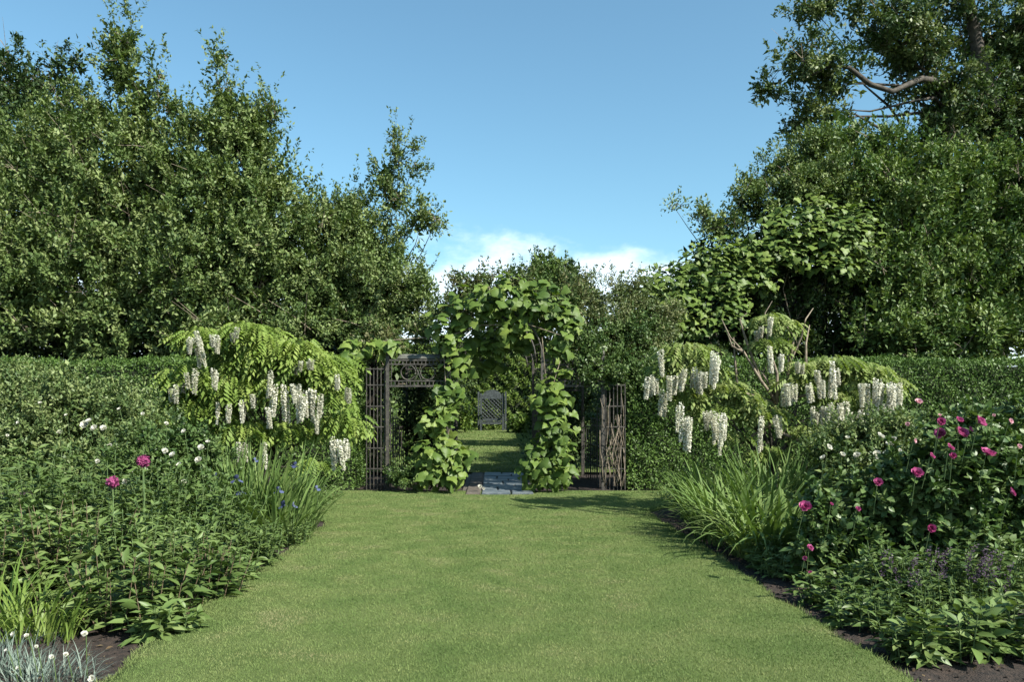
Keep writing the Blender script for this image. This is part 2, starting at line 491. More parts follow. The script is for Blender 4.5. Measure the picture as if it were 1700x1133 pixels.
g = blades('lawn_grass', n, (xx, yy), lambda x, y: ground_z(y)+.005, .035, M['grass'], rg)
g['kind'] = 'stuff'; tag(g, 'mown green grass seen beyond the arch leading to the bench', 'grass')
# taller tufts along the cut edges
n = 7000
yy = 3.6 + 10*rg.uniform(size=n)**1.3
l, r = lawn_edges(yy)
xx = np.where(rg.uniform(size=n) < .5, l, r) + rg.normal(size=n)*.022
g = blades('edge_grass', n, (xx, yy), lambda x, y: lawn_z(x, y)-.015, .032, M['grass'], rg)
g['kind'] = 'stuff'; tag(g, 'slightly longer grass fringe along both cut edges of the lawn', 'grass')
# crumbs of soil
n = 2600
sy = rg.uniform(4.0, 12, n); side = rg.uniform(size=n) < .5
sx = np.where(side, -2.36-rg.uniform(0, 1.6, n)**1.2, 2.46+rg.uniform(0, 1.6, n)**1.2)
T_CRUMB = (np.array([(1,0,0),(0,1,0),(-1,0,0),(0,-1,0),(0,0,1),(0,0,-1)], float), [np.array([(0,1,4),(1,2,4),(2,3,4),(3,0,4),(1,0,5),(2,1,5),(3,2,5),(0,3,5)])])
o = leaf_object('soil_crumbs', T_CRUMB, np.stack([sx, sy, soil_z(sx, sy)+.004], 1), rdirs(rg, n), rdirs(rg, n), rg.uniform(.006, .022, n), M['soil'], None, rg, aspect=.8, kind='stuff')
tag(o, 'loose dark crumbs of soil and bark lying along the bed edges', 'soil')

n = 500
sy = rg.uniform(4.1, 10, n); side = rg.uniform(size=n) < .4
le_, re_ = lawn_edges(sy)
sx = np.where(side, le_-.02-rg.uniform(0, .7, n), re_+.02+rg.uniform(0, .8, n))
o = leaf_object('leaf_litter', T_KITE, np.stack([sx, sy, soil_z(sx, sy)+.016], 1), rdirs(rg, n)*[1, 1, .25], rdirs(rg, n)*.4+np.array([0, 0, 1]), rg.uniform(.02, .05, n), leafmat('dry_leaf', [(.06,.04,.02),(.13,.09,.05),(.26,.20,.12)]), None, rg, kind='stuff')
tag(o, 'dry brown fallen leaves scattered on the soil beside the lawn', 'leaf litter')

# slate threshold path
path = thing('stone_path', 'blue grey slate path slabs leading through the iron arch', 'path', (0, 17.3, 0))
path['kind'] = 'structure'
def slab(x0, x1, y0, y1, zt, mat):
    g_ = .014
    rx = lambda: random.uniform(-.004, .004)
    b = MB(); zt += random.uniform(-.006, .006)
    x0 += g_; x1 -= g_; y0 += g_; y1 -= g_
    b.v = [(x0,y0,-.1),(x1,y0,-.1),(x1,y1,-.1),(x0,y1,-.1),(x0,y0,zt-.012),(x1,y0,zt-.012),(x1,y1,zt-.012),(x0,y1,zt-.012),
           (x0+.012,y0+.012,zt),(x1-.012,y0+.012,zt),(x1-.012,y1-.012,zt),(x0+.012,y1-.012,zt)]
    b.f = [(0,1,5,4),(1,2,6,5),(2,3,7,6),(3,0,4,7),(4,5,9,8),(5,6,10,9),(6,7,11,10),(7,4,8,11),(8,9,10,11)]
    b.v = [(x, y-17.3, z) for x, y, z in b.v]
    return b.build('slab', mat, path)
yb = 14.95
row = 0
while yb < 19.7:
    d = [.55, .68, .6, .75][row % 4]
    y1 = min(yb+d, 19.85)
    slab(-.52, -.22, yb, y1, .022, M['brownstone'])
    s_ = [.35, .1, .45, .22][row % 4]
    slab(-.22, s_, yb, y1, .026, M['slate'])
    slab(s_, .78, yb, y1, .026, M['slate'])
    yb = y1; row += 1
MB().box(-.6, .86, -2.2, 2.5, -.12, -.01).build('bedding', M['brownstone'], path)

# ================================================================== IRON PAVILION
GY0, GY1 = 15.75, 19.3          # front and back frames
GC = .05                        # centre X
XI, XO = .93, 2.13              # inner and outer posts
pav = thing('iron_pavilion', 'weathered wrought iron arched pavilion with ringed frieze and trellis sides behind the lawn', 'pavilion', (GC, GY0, 0))
def rod(name, pts, r, parent, mat='iron', sides=6):
    return MB().tube(pts, r, sides).build(name, M[mat], parent, smooth=True)
D = GY1 - GY0
def zc(py): return EYE-(py-HY)/FX*GY0
ZT, ZB = zc(598), zc(641)       # frieze top and bottom
for yb_, nm in ((0, 'front'), (D, 'back')):
    for sx_ in (-1, 1):
        for x_, top, r_ in ((XI, 2.75, .028), (XO, ZT+.08, .032)):
            p_ = MB().box(sx_*x_-r_, sx_*x_+r_, yb_-r_, yb_+r_, 0, top).build('post', M['iron'], pav)
            if x_ == XO:
                MB().tube([(sx_*x_, yb_, top), (sx_*x_, yb_, top+.03), (sx_*x_, yb_, top+.06), (sx_*x_, yb_, top+.13)], [.02, .04, .035, .004], 8).build('finial', M['iron'], p_, smooth=True)
    # round arch over the centre
    for rr_, z0 in ((XI, 2.62), (XI-.14, 2.62)):
        pts = [(math.cos(t)*rr_, yb_, z0+math.sin(t)*rr_*1.02) for t in np.linspace(0, PI, 25)]
        rod('arch_hoop', pts, .02, pav)
    for t in np.linspace(.1, PI-.1, 16):
        MB().tube([(math.cos(t)*(XI-.14), yb_, 2.62+math.sin(t)*(XI-.14)*1.02), (math.cos(t)*XI, yb_, 2.62+math.sin(t)*XI*1.02)], .008, 5).build('spoke', M['iron'], pav)
# barrel ribs linking both arches
for t in np.linspace(.25, PI-.25, 7):
    rod('purlin', [(math.cos(t)*XI, .02, 2.62+math.sin(t)*XI*1.02), (math.cos(t)*XI, D-.02, 2.62+math.sin(t)*XI*1.02)], .012, pav)
for yb_ in np.linspace(.7, D-.7, 4):
    rod('arch_hoop', [(math.cos(t)*XI, yb_, 2.62+math.sin(t)*XI*1.02) for t in np.linspace(0, PI, 21)], .014, pav)
def frieze(sx_, yb_):
    e = link('frieze', None, pav); e.location = (0, 0, 0)
    a_, b_ = sorted((sx_*(XI+.03), sx_*(XO-.035)))
    for z_, h_ in ((ZT, .02), (ZT-.085, .014), (ZB+.10, .014), (ZB, .024)):
        MB().box(a_, b_, yb_-.016, yb_+.016, z_-h_, z_+h_*.6).build('rail', M['iron'], e)
    n_ = 15
    for zz0, zz1 in ((ZT-.078, ZT-.022), (ZB+.018, ZB+.084)):
        for k in range(n_):
            x_ = a_+(b_-a_)*(k+.5)/n_
            MB().box(x_-.009, x_+.009, yb_-.009, yb_+.009, zz0, zz1).build('stud', M['iron'], e)
    zr = (ZT-.1+ZB+.114)/2; rr_ = (ZT-.1-ZB-.114)/2-.004
    xm = (a_+b_)/2
    for cx_ in (xm-rr_*1.33, xm+rr_*1.33):
        b = MB(); b.tube([(cx_+math.cos(t)*rr_, yb_, zr+math.sin(t)*rr_) for t in np.linspace(0, 2*PI, 25)], .014, 6)
        b.build('ring', M['iron'], e, smooth=True)
    b = MB()
    for s1 in (-1, 1):
        b.tube([(xm-.06, yb_, zr-s1*rr_), (xm, yb_+.002*s1, zr), (xm+.06, yb_, zr+s1*rr_)], .008, 5)
    b.build('cross', M['iron'], e)
    for cx_ in (a_+.04, b_-.04):
        b = MB(); b.tube([(cx_, yb_, zr-rr_), (cx_, yb_, zr+rr_)], .008, 5).build('stile', M['iron'], e)
for sx_ in (-1, 1):
    frieze(sx_, 0); frieze(sx_, D)
# lead-grey canopy above the left wing
for sx_ in (-1,):
    a_, b_ = sorted((sx_*(XI+.08), sx_*(XO-.18)))
    b = MB()
    b.v = [(a_, .03, ZT+.03), (b_, .03, ZT+.03), (b_, D-.03, ZT+.03), (a_, D-.03, ZT+.03), (a_+.05, .2, ZT+.13), (b_-.05, .2, ZT+.13), (b_-.05, D-.2, ZT+.13), (a_+.05, D-.2, ZT+.13)]
    b.f = [(0,3,2,1),(4,5,6,7),(0,1,5,4),(1,2,6,5),(2,3,7,6),(3,0,4,7)]
    b.build('canopy', M['lead'], pav)
# trellis panels flanking the pavilion, in the plane of the front
def trellis(x0, x1, yb_, zt, nv, levels, vertical=True):
    e = link('trellis_panel', None, pav)
    for k in range(nv+1):
        x_ = x0+(x1-x0)*k/nv
        MB().tube([(x_, yb_, 0), (x_, yb_, zt+.02*(k % 2))], .0105, 5).build('bar', M['iron'], e)
    for z_ in levels:
        MB().box(min(x0, x1), max(x0, x1), yb_-.012, yb_+.006, z_-.011, z_+.011).build('rail', M['iron'], e)
    return e
trellis(-XO-.42, -XO-.06, .02, 2.42, 5, (.42, .83, 1.25, 1.66, 2.08, 2.4))
trellis(XO+.06, XO+.44, .02, 2.1, 5, (.42, .83, 1.25, 1.66, 2.08))
# sides running back, stepping down
def side_trellis(x_, segs):
    e = link('side_trellis', None, pav)
    for y0, y1, zt in segs:
        nv = max(2, int((y1-y0)/.3))
        for k in range(nv+1):
            y_ = y0+(y1-y0)*k/nv
            MB().tube([(x_, y_, 0), (x_, y_, zt)], .0105, 5).build('bar', M['iron'], e)
        for z_ in (.42, .83, 1.25, zt):
            if z_ <= zt: MB().box(x_-.011, x_+.011, y0, y1, z_-.011, z_+.011).build('rail', M['iron'], e)
side_trellis(-XO-.01, ((.14, .9, 1.62), (1.0, 2.0, 1.40), (2.1, 3.3, 1.2)))
side_trellis(XO+.01, ((.14, .9, 1.62), (1.0, 2.0, 1.40), (2.1, 3.3, 1.2)))
side_trellis(-XI, ((.14, 1.2, 1.9), (1.3, 2.3, 1.9), (2.4, 3.4, 1.9)))
side_trellis(XI, ((.14, 1.2, 1.9), (1.3, 2.3, 1.9), (2.4, 3.4, 1.9)))

# ================================================================== LATTICE BENCH
BY = 45.0; bz = float(ground_z(BY))
bench = thing('garden_bench', 'tall grey lattice back garden bench with arched top at the far end of the grass', 'bench', (P(817, 700, BY)[0], BY, bz))
hw = .62
for sx_ in (-1, 1):
    MB().box(sx_*hw-.06, sx_*hw+.06, -.06, .06, 0, 2.1).build('post', M['bench'], bench)
    MB().box(sx_*(hw+.14)-.05, sx_*(hw+.14)+.05, -.16, -.07, 0, 2.2).build('post', M['bench'], bench)
    MB().box(sx_*hw-.05, sx_*hw+.05, -.75, -.65, 0, .85).build('leg', M['bench'], bench)
    MB().box(sx_*hw-.06, sx_*hw+.06, -.78, -.17, .85, .92).build('armrest', M['bench'], bench)
for k in range(6):
    MB().box(-hw+.06, hw-.06, -.72+k*.105, -.64+k*.105, .50, .54).build('seat_slat', M['bench'], bench)
MB().box(-hw+.06, hw-.06, -.70, -.66, .36, .49).build('apron', M['bench'], bench)
MB().box(-hw+.06, hw-.06, -.04, .04, .56, .68).build('rail', M['bench'], bench)
MB().box(-hw+.06, hw-.06, -.04, .04, 1.78, 1.88).build('rail', M['bench'], bench)
b = MB(); n_ = 14
prof = [(-hw+.06, 1.883)] + [(math.cos(t)*(hw-.06), 1.883+math.sin(t)*.42) for t in np.linspace(PI, 0, n_)][1:-1] + [(hw-.06, 1.883)]
m_ = len(prof)
b.v = [(x, -.03, z) for x, z in prof] + [(x, .03, z) for x, z in prof]
b.f = [tuple(range(m_)), tuple(range(2*m_-1, m_-1, -1))] + [(k, k+m_, (k+1) % m_+m_, (k+1) % m_) for k in range(m_)]
b.build('arched_panel', M['bench'], bench)
w_ = hw-.06
for s1 in (-1, 1):
    for c in np.arange(-1.5, 2.6, .21):
        # diagonal slat z = z0 + s1*(x) + c clipped to the panel
        z0_, z1_ = .68, 1.78
        pts = []
        for x in np.linspace(-w_, w_, 60):
            z = 1.23 + s1*x + c - .5
            if z0_ <= z <= z1_: pts.append((x, z))
        if len(pts) < 3: continue
        (xa, za), (xb, zb) = pts[0], pts[-1]
        b = MB(); b.tube([(xa, .012*s1, za), (xb, .012*s1, zb)], .030, 4).build('lattice_slat', M['bench'], bench)

# ================================================================== PLANTS
def ell(px, py, rx, rz, Y, ry=None):
    c = P(px, py, Y); s = Y/FX
    return (c[0], c[1], c[2], rx*s, (ry if ry is not None else (rx+rz)*.5*s), rz*s)

def limbs(parent, base, blobs, r0, mat, rng, fork=.35, name='branch', top=None, maxn=40, org=None):
    """trunk from base up, a limb to each blob centre"""
    base = Vector([float(c) for c in base])
    cs = [Vector((float(b[0]), float(b[1]), float(b[2]))) for b in blobs]
    mid = sum(cs, Vector())/len(cs)
    if top is None:
        top = base.lerp(mid, fork)
    org = Vector(parent.location)
    ks = 8; tr = []
    for k in range(ks+1):
        t = k/ks
        p = base.lerp(top, t); tr.append(p + Vector((math.sin(t*5)*.06, math.cos(t*4)*.05, 0))*r0*8 - org)
    MB().tube(tr, [r0*(1.25-.55*k/ks) for k in range(ks+1)], 9).build('trunk', M[mat], parent, smooth=True)
    for c in cs[:maxn]:
        st = tr[random.choice([5, 6, 7, 8])]
        e = c-org
        pts = []
        for k in range(8):
            t = k/7
            p = st.lerp(e, t) + Vector((random.uniform(-1, 1), random.uniform(-1, 1), random.uniform(-.5, 1)))*(.05*(e-st).length*math.sin(t*PI))
            pts.append(p)
        MB().tube(pts, [r0*.55*(1-t*.8/7*1.0) * (1-.1*t) for t in range(8)], 6).build(name, M[mat], parent, smooth=True)
    return [Vector(x)+org for x in tr]

def tree(name, label, cat, base, blobs, n, leaf, mat, seed, r0=.18, trunk=True, clump_n=18, clump_r=.25, fill=.22, nshoot=0, shoot_len=.9, aspect=.5, group=None, part='crown', fork=.35, up=.6, spread=.8, upn=.75, droop=0, tmpl=None, stretch=1.6, bough=.42, hollow=.22, barkmat='bark', shoot_r=.05, inner=.55, top=None, back=.35):
    rng = np.random.default_rng(seed)
    t = thing(name, label, cat, base, group)
    if trunk: limbs(t, base, blobs, r0, barkmat, rng, fork, top=top)
    bg_ = boughs(rng, blobs, bough)
    n1 = int(n*fill)
    Pn, O, A, ct = crown_points(rng, bg_, n-n1, 75 if bough > .3 else 30, .19 if bough > .3 else clump_r*.6, .02, up=up, stretch=stretch, inner=.8, back=back*.6)
    # hollows between the boughs, where the crown opens into its shaded inside
    kk = 2.5/bough; ph = rng.uniform(0, 6, 6)
    hol = np.sin(Pn[:,0]*kk+ph[0]+1.3*np.sin(Pn[:,2]*kk*.6))*np.sin(Pn[:,2]*kk*1.1+ph[1]+1.1*np.sin(Pn[:,0]*kk*.5+ph[4])) + .5*np.sin(Pn[:,0]*kk*2.1+Pn[:,1]*kk+ph[2])*np.sin(Pn[:,2]*kk*1.9-Pn[:,1]*kk+ph[3])
    kp = (hol < hollow) | (rng.uniform(size=len(hol)) < .07)
    Pn, O, A, ct = Pn[kp], O[kp], A[kp], ct[kp]
    m1 = len(Pn)
    if n1 and any(min(b[3], b[5]) > .45*bough or len(blobs) < 3 for b in blobs):
        a = crown_points(rng, [(b[0], b[1]+b[4]*.15, b[2], b[3]*.62, b[4]*.6, b[5]*.62) for b in blobs if min(b[3], b[5]) > .45*bough or len(blobs) < 3], n1, clump_n, clump_r, .6, inner=inner)
        Pn = np.vstack([Pn, a[0]]); O = np.vstack([O, a[1]]); A = np.vstack([A, a[2]]); ct = np.concatenate([ct, a[3]])
    m2 = len(Pn)-m1
    if nshoot:
        a = shoots(rng, blobs, nshoot, shoot_len, r=shoot_r)
        Pn = np.vstack([Pn, a[0]]); O = np.vstack([O, a[1]]); A = np.vstack([A, a[2]]); ct = np.concatenate([ct, a[3]])
    nall = len(Pn)
    keep = Pn[:, 2] > .02
    Pn, O, A, ct = Pn[keep], O[keep], A[keep], ct[keep]
    Dd, Nn = orient(rng, O, A, spread=spread, upn=upn, droop=droop, outn=.35)
    tint = np.clip((ct-.5)*1.15+.5 + rng.uniform(-.3, .3, len(ct)), 0, 1)
    lsz = leaf*np.where(np.arange(nall) < m1, 1.0, np.where(np.arange(nall) < m1+m2, 1.7, .9))[keep]
    leaf_object(part, tmpl or T_KITE, Pn, Dd, Nn, lsz, M[mat], t, rng, aspect=aspect, tint=tint, origin=base)
    if bough > .3:      # fine twigs showing between the leaf tufts
        mbt = MB(); o_ = Vector([float(c) for c in base])
        for b in bg_[::2]:
            c0 = Vector(b[:3])-o_; rr_ = b[3]
            for q in range(3):
                v1 = Vector((rng.normal()*.7, -abs(rng.normal())*.8, rng.normal()*.5+.5))*rr_*1.1
                mbt.tube([c0-v1*.3, c0+v1*.4+Vector((0, 0, .04)), c0+v1], [.011, .008, .003], 3)
        o = mbt.build('twigs', M['twig'], t); o['kind'] = 'stuff'
    return t

# ---------------- left trees
E = ell
tree('dense_tree', 'dark green tree at the far left edge behind the tall feathery tree', 'tree', P(40, 680, 27)*[1, 1, 0],
     [E(10,150,80,70,27), E(100,140,55,45,27), E(-60,300,120,150,27), E(60,300,110,150,27), E(30,450,120,150,27), E(120,220,60,70,27), E(8,100,28,25,27), E(125,108,22,22,27)],
     60000, .13, 'tree_dark', 21, r0=.3, clump_r=.32, nshoot=60, shoot_len=.6, clump_n=22)
tree('tall_tree', 'tall bushy grey green tree with a single feathery spire left of the picture', 'tree', P(190, 680, 21.5)*[1, 1, 0],
     [E(212,70,15,42,21), E(200,120,30,50,21), E(235,165,26,45,21), E(268,140,10,45,20.8), E(205,215,60,60,21.3), E(120,230,60,60,21.3), E(85,300,60,80,21), E(190,310,100,90,20.6),
      E(60,420,90,90,20.4), E(180,420,110,90,20), E(110,520,120,80,19.6), E(0,520,80,90,20), E(262,290,50,80,20.6), E(230,500,70,80,19.4), E(-40,400,80,120,21), E(290,190,26,12,20.8), E(40,260,50,60,22), E(185,560,60,60,19)],
     92000, .12, 'tree_l', 22, r0=.2, clump_r=.24, nshoot=750, shoot_len=.75, fill=.2, up=.9)
tree('tall_tree', 'bushy grey green tree with two upright leafy spires, middle of the left trees', 'tree', P(390, 680, 20.5)*[1, 1, 0],
     [E(371,120,11,36,20), E(372,175,20,40,20), E(440,190,11,34,19.9), E(455,190,8,26,19.9), E(405,205,14,34,20), E(365,235,38,40,20), E(420,250,40,50,20), E(330,290,50,60,20), E(440,320,55,60,19.8), E(380,370,90,80,19.5),
      E(330,460,90,80,19), E(450,440,80,80,19), E(400,520,90,60,18.6), E(330,540,70,60,18.6), E(500,365,32,50,19.6), E(312,215,24,14,20)],
     82000, .115, 'tree_l', 23, r0=.18, clump_r=.23, nshoot=650, shoot_len=.75, fill=.2, up=.9)
tree('spreading_tree', 'loose grey green tree with arching branches reaching right over the iron pavilion', 'tree', P(590, 680, 20)*[1, 1, 0],
     [E(555,380,42,38,19.6), E(592,335,12,34,19.5), E(600,412,58,55,19.4), E(540,430,70,70,19), E(640,300,16,38,19.2), E(662,262,9,40,19.2), E(690,265,9,34,19.2), E(655,330,26,22,19.2), E(700,370,34,14,19), E(690,350,10,22,19), E(722,372,14,9,19),
      E(620,460,60,50,19), E(560,520,70,50,18.6), E(660,500,50,50,18.6), E(640,440,30,24,19), E(690,490,18,26,18.7), E(600,555,60,30,18.2), E(500,540,50,45,18.4), E(690,540,30,26,18.6)],
     62000, .095, 'tree_l', 24, r0=.15, clump_r=.19, nshoot=520, shoot_len=.65, fill=.14, up=.8)
tree('dense_tree', 'dark backing tree added behind the left bushy trees to block sky gaps', 'tree', P(400, 680, 25)*[1, 1, 0],  # added as dark backing so the left crowns show no bright sky holes
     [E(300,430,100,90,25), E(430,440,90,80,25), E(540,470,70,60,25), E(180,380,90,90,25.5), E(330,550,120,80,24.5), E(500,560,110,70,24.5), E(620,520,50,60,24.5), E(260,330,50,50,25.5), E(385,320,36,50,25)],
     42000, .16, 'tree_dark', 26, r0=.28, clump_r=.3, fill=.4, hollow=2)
tree('dense_tree', 'dark backing tree added behind the ivy clad tree at right to block sky gaps', 'tree', P(1500, 680, 26)*[1, 1, 0],  # added backing mass, keeps sky from showing through the right crowns
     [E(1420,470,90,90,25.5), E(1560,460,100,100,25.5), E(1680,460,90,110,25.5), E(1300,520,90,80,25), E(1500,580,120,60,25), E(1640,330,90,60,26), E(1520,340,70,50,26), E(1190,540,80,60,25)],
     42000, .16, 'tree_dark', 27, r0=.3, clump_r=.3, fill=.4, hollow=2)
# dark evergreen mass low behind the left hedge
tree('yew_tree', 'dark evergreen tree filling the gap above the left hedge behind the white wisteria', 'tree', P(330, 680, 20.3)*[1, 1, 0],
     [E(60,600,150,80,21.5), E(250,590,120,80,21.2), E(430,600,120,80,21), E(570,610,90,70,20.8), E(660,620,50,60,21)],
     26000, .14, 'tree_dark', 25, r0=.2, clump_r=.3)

# ---------------- right trees
tree('tall_tree', 'tall dark tree at the top right corner with a crooked bare limb', 'tree', P(1640, 680, 25)*[1, 1, 0],
     [E(1350,15,50,16,24), E(1420,20,50,30,24), E(1480,40,50,40,24), E(1330,110,60,42,23.6), E(1280,150,26,20,23.6), E(1390,140,50,40,23.6), E(1360,185,50,30,23.6), E(1550,20,60,50,25),
      E(1640,60,80,70,25), E(1720,100,80,120,25), E(1520,120,60,60,24.6), E(1590,170,80,60,24.6), E(1500,95,40,30,24.6), E(1680,220,90,70,25), E(1560,230,70,40,24.6), E(1450,60,40,30,24.5), E(1400,225,40,22,23.8), E(1330,205,22,24,23.8)],
     90000, .13, 'tree_r', 31, r0=.22, clump_r=.25, nshoot=200, shoot_len=.6, fill=.10, up=.1, fork=.8, clump_n=20,
     top=Vector([float(c) for c in P(1690, 190, 25)]))
tr_ = bpy.data.objects['tall_tree.002'] if 'tall_tree.002' in bpy.data.objects else None
og = Vector(tr_.location)
crook = [(1700,330),(1640,210),(1580,140),(1530,130),(1482,152),(1445,140),(1410,112),(1380,108),(1340,128)]
MB().tube([Vector([float(c) for c in P(a, b_, 23.0+max(0, a-1470)*.012)])-og for a, b_ in crook], [.2,.17,.13,.09,.075,.075,.06,.045,.03], 8).build('crooked_limb', M['bark'], tr_, smooth=True)
MB().tube([Vector([float(c) for c in P(a, b_, 24.4)])-og for a, b_ in [(1700,330),(1650,180),(1625,90),(1612,20),(1600,-60)]], [.34,.26,.2,.16,.1], 8).build('branch', M['bark'], tr_, smooth=True)
tree('ivy_clad_tree', 'broad bushy mid green tree standing behind the right hedge', 'tree', P(1560, 680, 21)*[1, 1, 0],
     [E(1480,270,80,50,21), E(1580,290,90,60,21), E(1680,330,90,80,21), E(1440,330,80,70,20.6), E(1560,390,110,90,20.2), E(1680,440,100,90,20), E(1470,450,80,80,20), E(1560,500,100,80,19.6), E(1680,540,90,70,19.3), E(1480,550,80,55,19.2), E(1600,580,90,50,19), E(1390,240,40,30,21), E(1420,390,50,60,20.6), E(1740,420,60,150,20.6)],
     115000, .115, 'shrub_r', 32, r0=.24, clump_r=.26, nshoot=340, shoot_len=.55, fill=.2)
tree('small_tree', 'airy grey green tree with loose upright shoots left of the ivy clad tree', 'tree', P(1310, 680, 21)*[1, 1, 0],
     [E(1340,260,38,28,20.8), E(1290,285,34,24,20.8), E(1250,310,24,22,20.6), E(1330,320,60,40,20.6), E(1230,340,22,20,20.4), E(1270,350,50,30,20.4), E(1370,300,40,60,20.6), E(1160,362,28,8,20), E(1120,345,16,5,20), E(1195,375,28,16,20), E(1400,350,40,60,20.6)],
     34000, .095, 'tree_l', 33, r0=.12, clump_r=.19, nshoot=130, shoot_len=.5, fill=.1)
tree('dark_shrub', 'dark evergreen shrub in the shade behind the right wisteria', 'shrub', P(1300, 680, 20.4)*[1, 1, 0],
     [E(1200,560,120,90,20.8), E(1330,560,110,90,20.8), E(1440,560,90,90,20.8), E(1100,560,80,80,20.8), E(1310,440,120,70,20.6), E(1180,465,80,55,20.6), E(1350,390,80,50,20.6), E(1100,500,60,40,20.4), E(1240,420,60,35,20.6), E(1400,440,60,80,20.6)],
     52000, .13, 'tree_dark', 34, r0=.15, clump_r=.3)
tree('distant_tree', 'small rounded green tree rising behind the top of the vine arch', 'tree', P(913, 680, 30)*[1, 1, 0],
     [E(915,462,42,24,30), E(900,442,20,12,30), E(932,446,20,11,30), E(915,500,60,50,30), E(955,468,12,8,30), E(878,462,10,8,30)],
     16000, .13, 'shrub_r', 35, r0=.15, clump_r=.22, nshoot=80, shoot_len=.45)
tree('climbing_rose', 'pale green climbing rose with bronze tips right of the iron arch', 'climber', P(1000, 680, 17.6)*[1, 1, 0],
     [E(990,500,46,34,17.6), E(1040,490,40,30,17.8), E(970,560,34,50,17), E(1020,560,50,50,17.2), E(1060,600,40,40,16.8), E(1000,610,40,24,16.6), E(1080,540,50,40,17.6), E(960,480,24,18,17.4)],
     34000, .065, 'olive', 36, trunk=False, part='foliage', bough=.22, clump_r=.16, nshoot=160, shoot_len=.35, fill=.12, barkmat='twig')
tree('climbing_rose', 'dark leaved climbing rose tumbling over the top of the hedge right of the gate', 'climber', P(1060, 680, 16.5)*[1, 1, 0],
     [E(1030,610,34,34,16.3), E(1070,620,36,34,16.2), E(1100,640,30,40,16.0), E(1050,560,40,40,16.8), E(965,600,36,30,15.85), E(1005,625,34,20,15.8), E(985,570,34,30,16)],
     19000, .065, 'rosy', 37, trunk=False, part='foliage', bough=.22, clump_r=.14, nshoot=70, shoot_len=.3, barkmat='twig')
tree('climbing_rose', 'bronze tipped climbing rose arching along the crown of the pavilion', 'climber', (GC+.9, GY0+.6, 0),
     [E(790,478,34,24,16.6), E(850,475,50,24,16.6), E(915,485,46,28,16.8), E(945,520,26,40,16.6), E(770,530,26,34,16.3), E(900,540,34,30,16.6), E(850,520,40,24,17.2), E(830,560,50,20,17.6), E(757,500,18,30,16.4), E(735,520,16,20,16.6), E(700,560,24,18,16.8), E(760,462,8,8,16.5)],
     22000, .07, 'bronze', 38, trunk=False, part='foliage', bough=.22, clump_r=.15, nshoot=90, shoot_len=.32, barkmat='twig', fork=.6)
tree('climbing_rose', 'sparse rose with dusty pink buds above the ringed iron frieze', 'climber', (GC-1.7, GY0+.4, 0),
     [E(610,580,34,14,16.3), E(650,570,26,10,16.6), E(640,555,40,14,17), E(745,660,22,30,16.3), E(735,600,10,30,16.1)],
     5000, .065, 'bronze', 39, trunk=False, part='foliage', bough=.22, clump_r=.13, nshoot=36, shoot_len=.25, barkmat='twig', fork=.6)

# ---------------- hedges
def hedge(label, x0, x1, y0, y1, z, n, seed, leaf=.035, mat='yew', bulge=.10, group=None):
    rng = np.random.default_rng(seed)
    t = thing('clipped_hedge', label, 'hedge', ((x0+x1)/2, (y0+y1)/2, 0), group)
    ox, oy = (x0+x1)/2, (y0+y1)/2
    MB().box(x0-ox+.12, x1-ox-.12, y0-oy+.12, y1-oy-.12, -.05, z-.12).build('branch_core', M['core'], t)
    fr = (x1-x0)*z; tp = (x1-x0)*(y1-y0); sd_ = (y1-y0)*z
    pr = np.array([fr*1.0, tp*.7, sd_, sd_]); pr /= pr.sum()
    k = rng.choice(4, n, p=pr)
    a, c = rng.uniform(size=n), rng.uniform(size=n)
    Pn = np.zeros((n, 3)); O = np.zeros((n, 3))
    for kk, fn, nn in ((0, lambda a, c: (x0+a*(x1-x0), y0+0*a, c*z), (0,-1,0)), (1, lambda a, c: (x0+a*(x1-x0), y0+c*(y1-y0), z+0*a), (0,0,1)),
                       (2, lambda a, c: (x0+0*a, y0+a*(y1-y0), c*z), (-1,0,0)), (3, lambda a, c: (x1+0*a, y0+a*(y1-y0), c*z), (1,0,0))):
        mk = k == kk
        Pn[mk] = np.stack(fn(a[mk], c[mk]), 1); O[mk] = nn
    bump = .5*np.sin(Pn[:,0]*3.1+Pn[:,2]*2.3) * np.sin(Pn[:,2]*3.7-Pn[:,0]*1.3) + .35*np.sin(Pn[:,0]*9.7+Pn[:,2]*7.9+Pn[:,1]*5)
    Pn[:, 2] += .035*np.sin(Pn[:,0]*1.7)*(Pn[:,2]/z)
    Pn += O*(bump*bulge*.7 + (rng.uniform(size=n) > .985)*rng.uniform(.02, .12, n) + rng.normal(size=n)*.03 - np.abs(rng.normal(size=n))*.03)[:, None]
    Dd = unit(O*.5 + np.array([0,0,.35]) + rdirs(rng, n)*.8)
    Nn = unit(O*.8 + np.array([0,0,.4]) + rdirs(rng, n)*.6)
    tint = np.clip(.5+bump*.25+rng.uniform(-.45,.45,n), 0, 1)
    o = leaf_object('foliage', T_KITE, Pn, Dd, Nn, leaf, M[mat], t, rng, aspect=.45, tint=tint, origin=(ox, oy, 0))
    return t
hedge('long clipped yew hedge with a flat top right of the iron gate', 2.72, 13.5, 15.95, 17.3, 2.58, 90000, 41, leaf=.062)
hedge('clipped yew hedge left of the pavilion behind the white wisteria', -13, -2.75, 15.95, 17.3, 2.58, 55000, 42, leaf=.066)
hedge('tall leafy hedge closing the view behind the lattice bench', -8, 8, 46.6, 48.5, 5.4, 42000, 43, leaf=.2, mat='vine', bulge=.7)
hedge('hedge flanking the far grass on its left side', -4.6, -2.9, 21, 46.3, 2.6, 14000, 44, leaf=.16, mat='shrub_r', bulge=.3)
hedge('hedge flanking the far grass on its right side', 2.9, 4.6, 21, 46.3, 2.6, 14000, 45, leaf=.16, mat='shrub_r', bulge=.3)
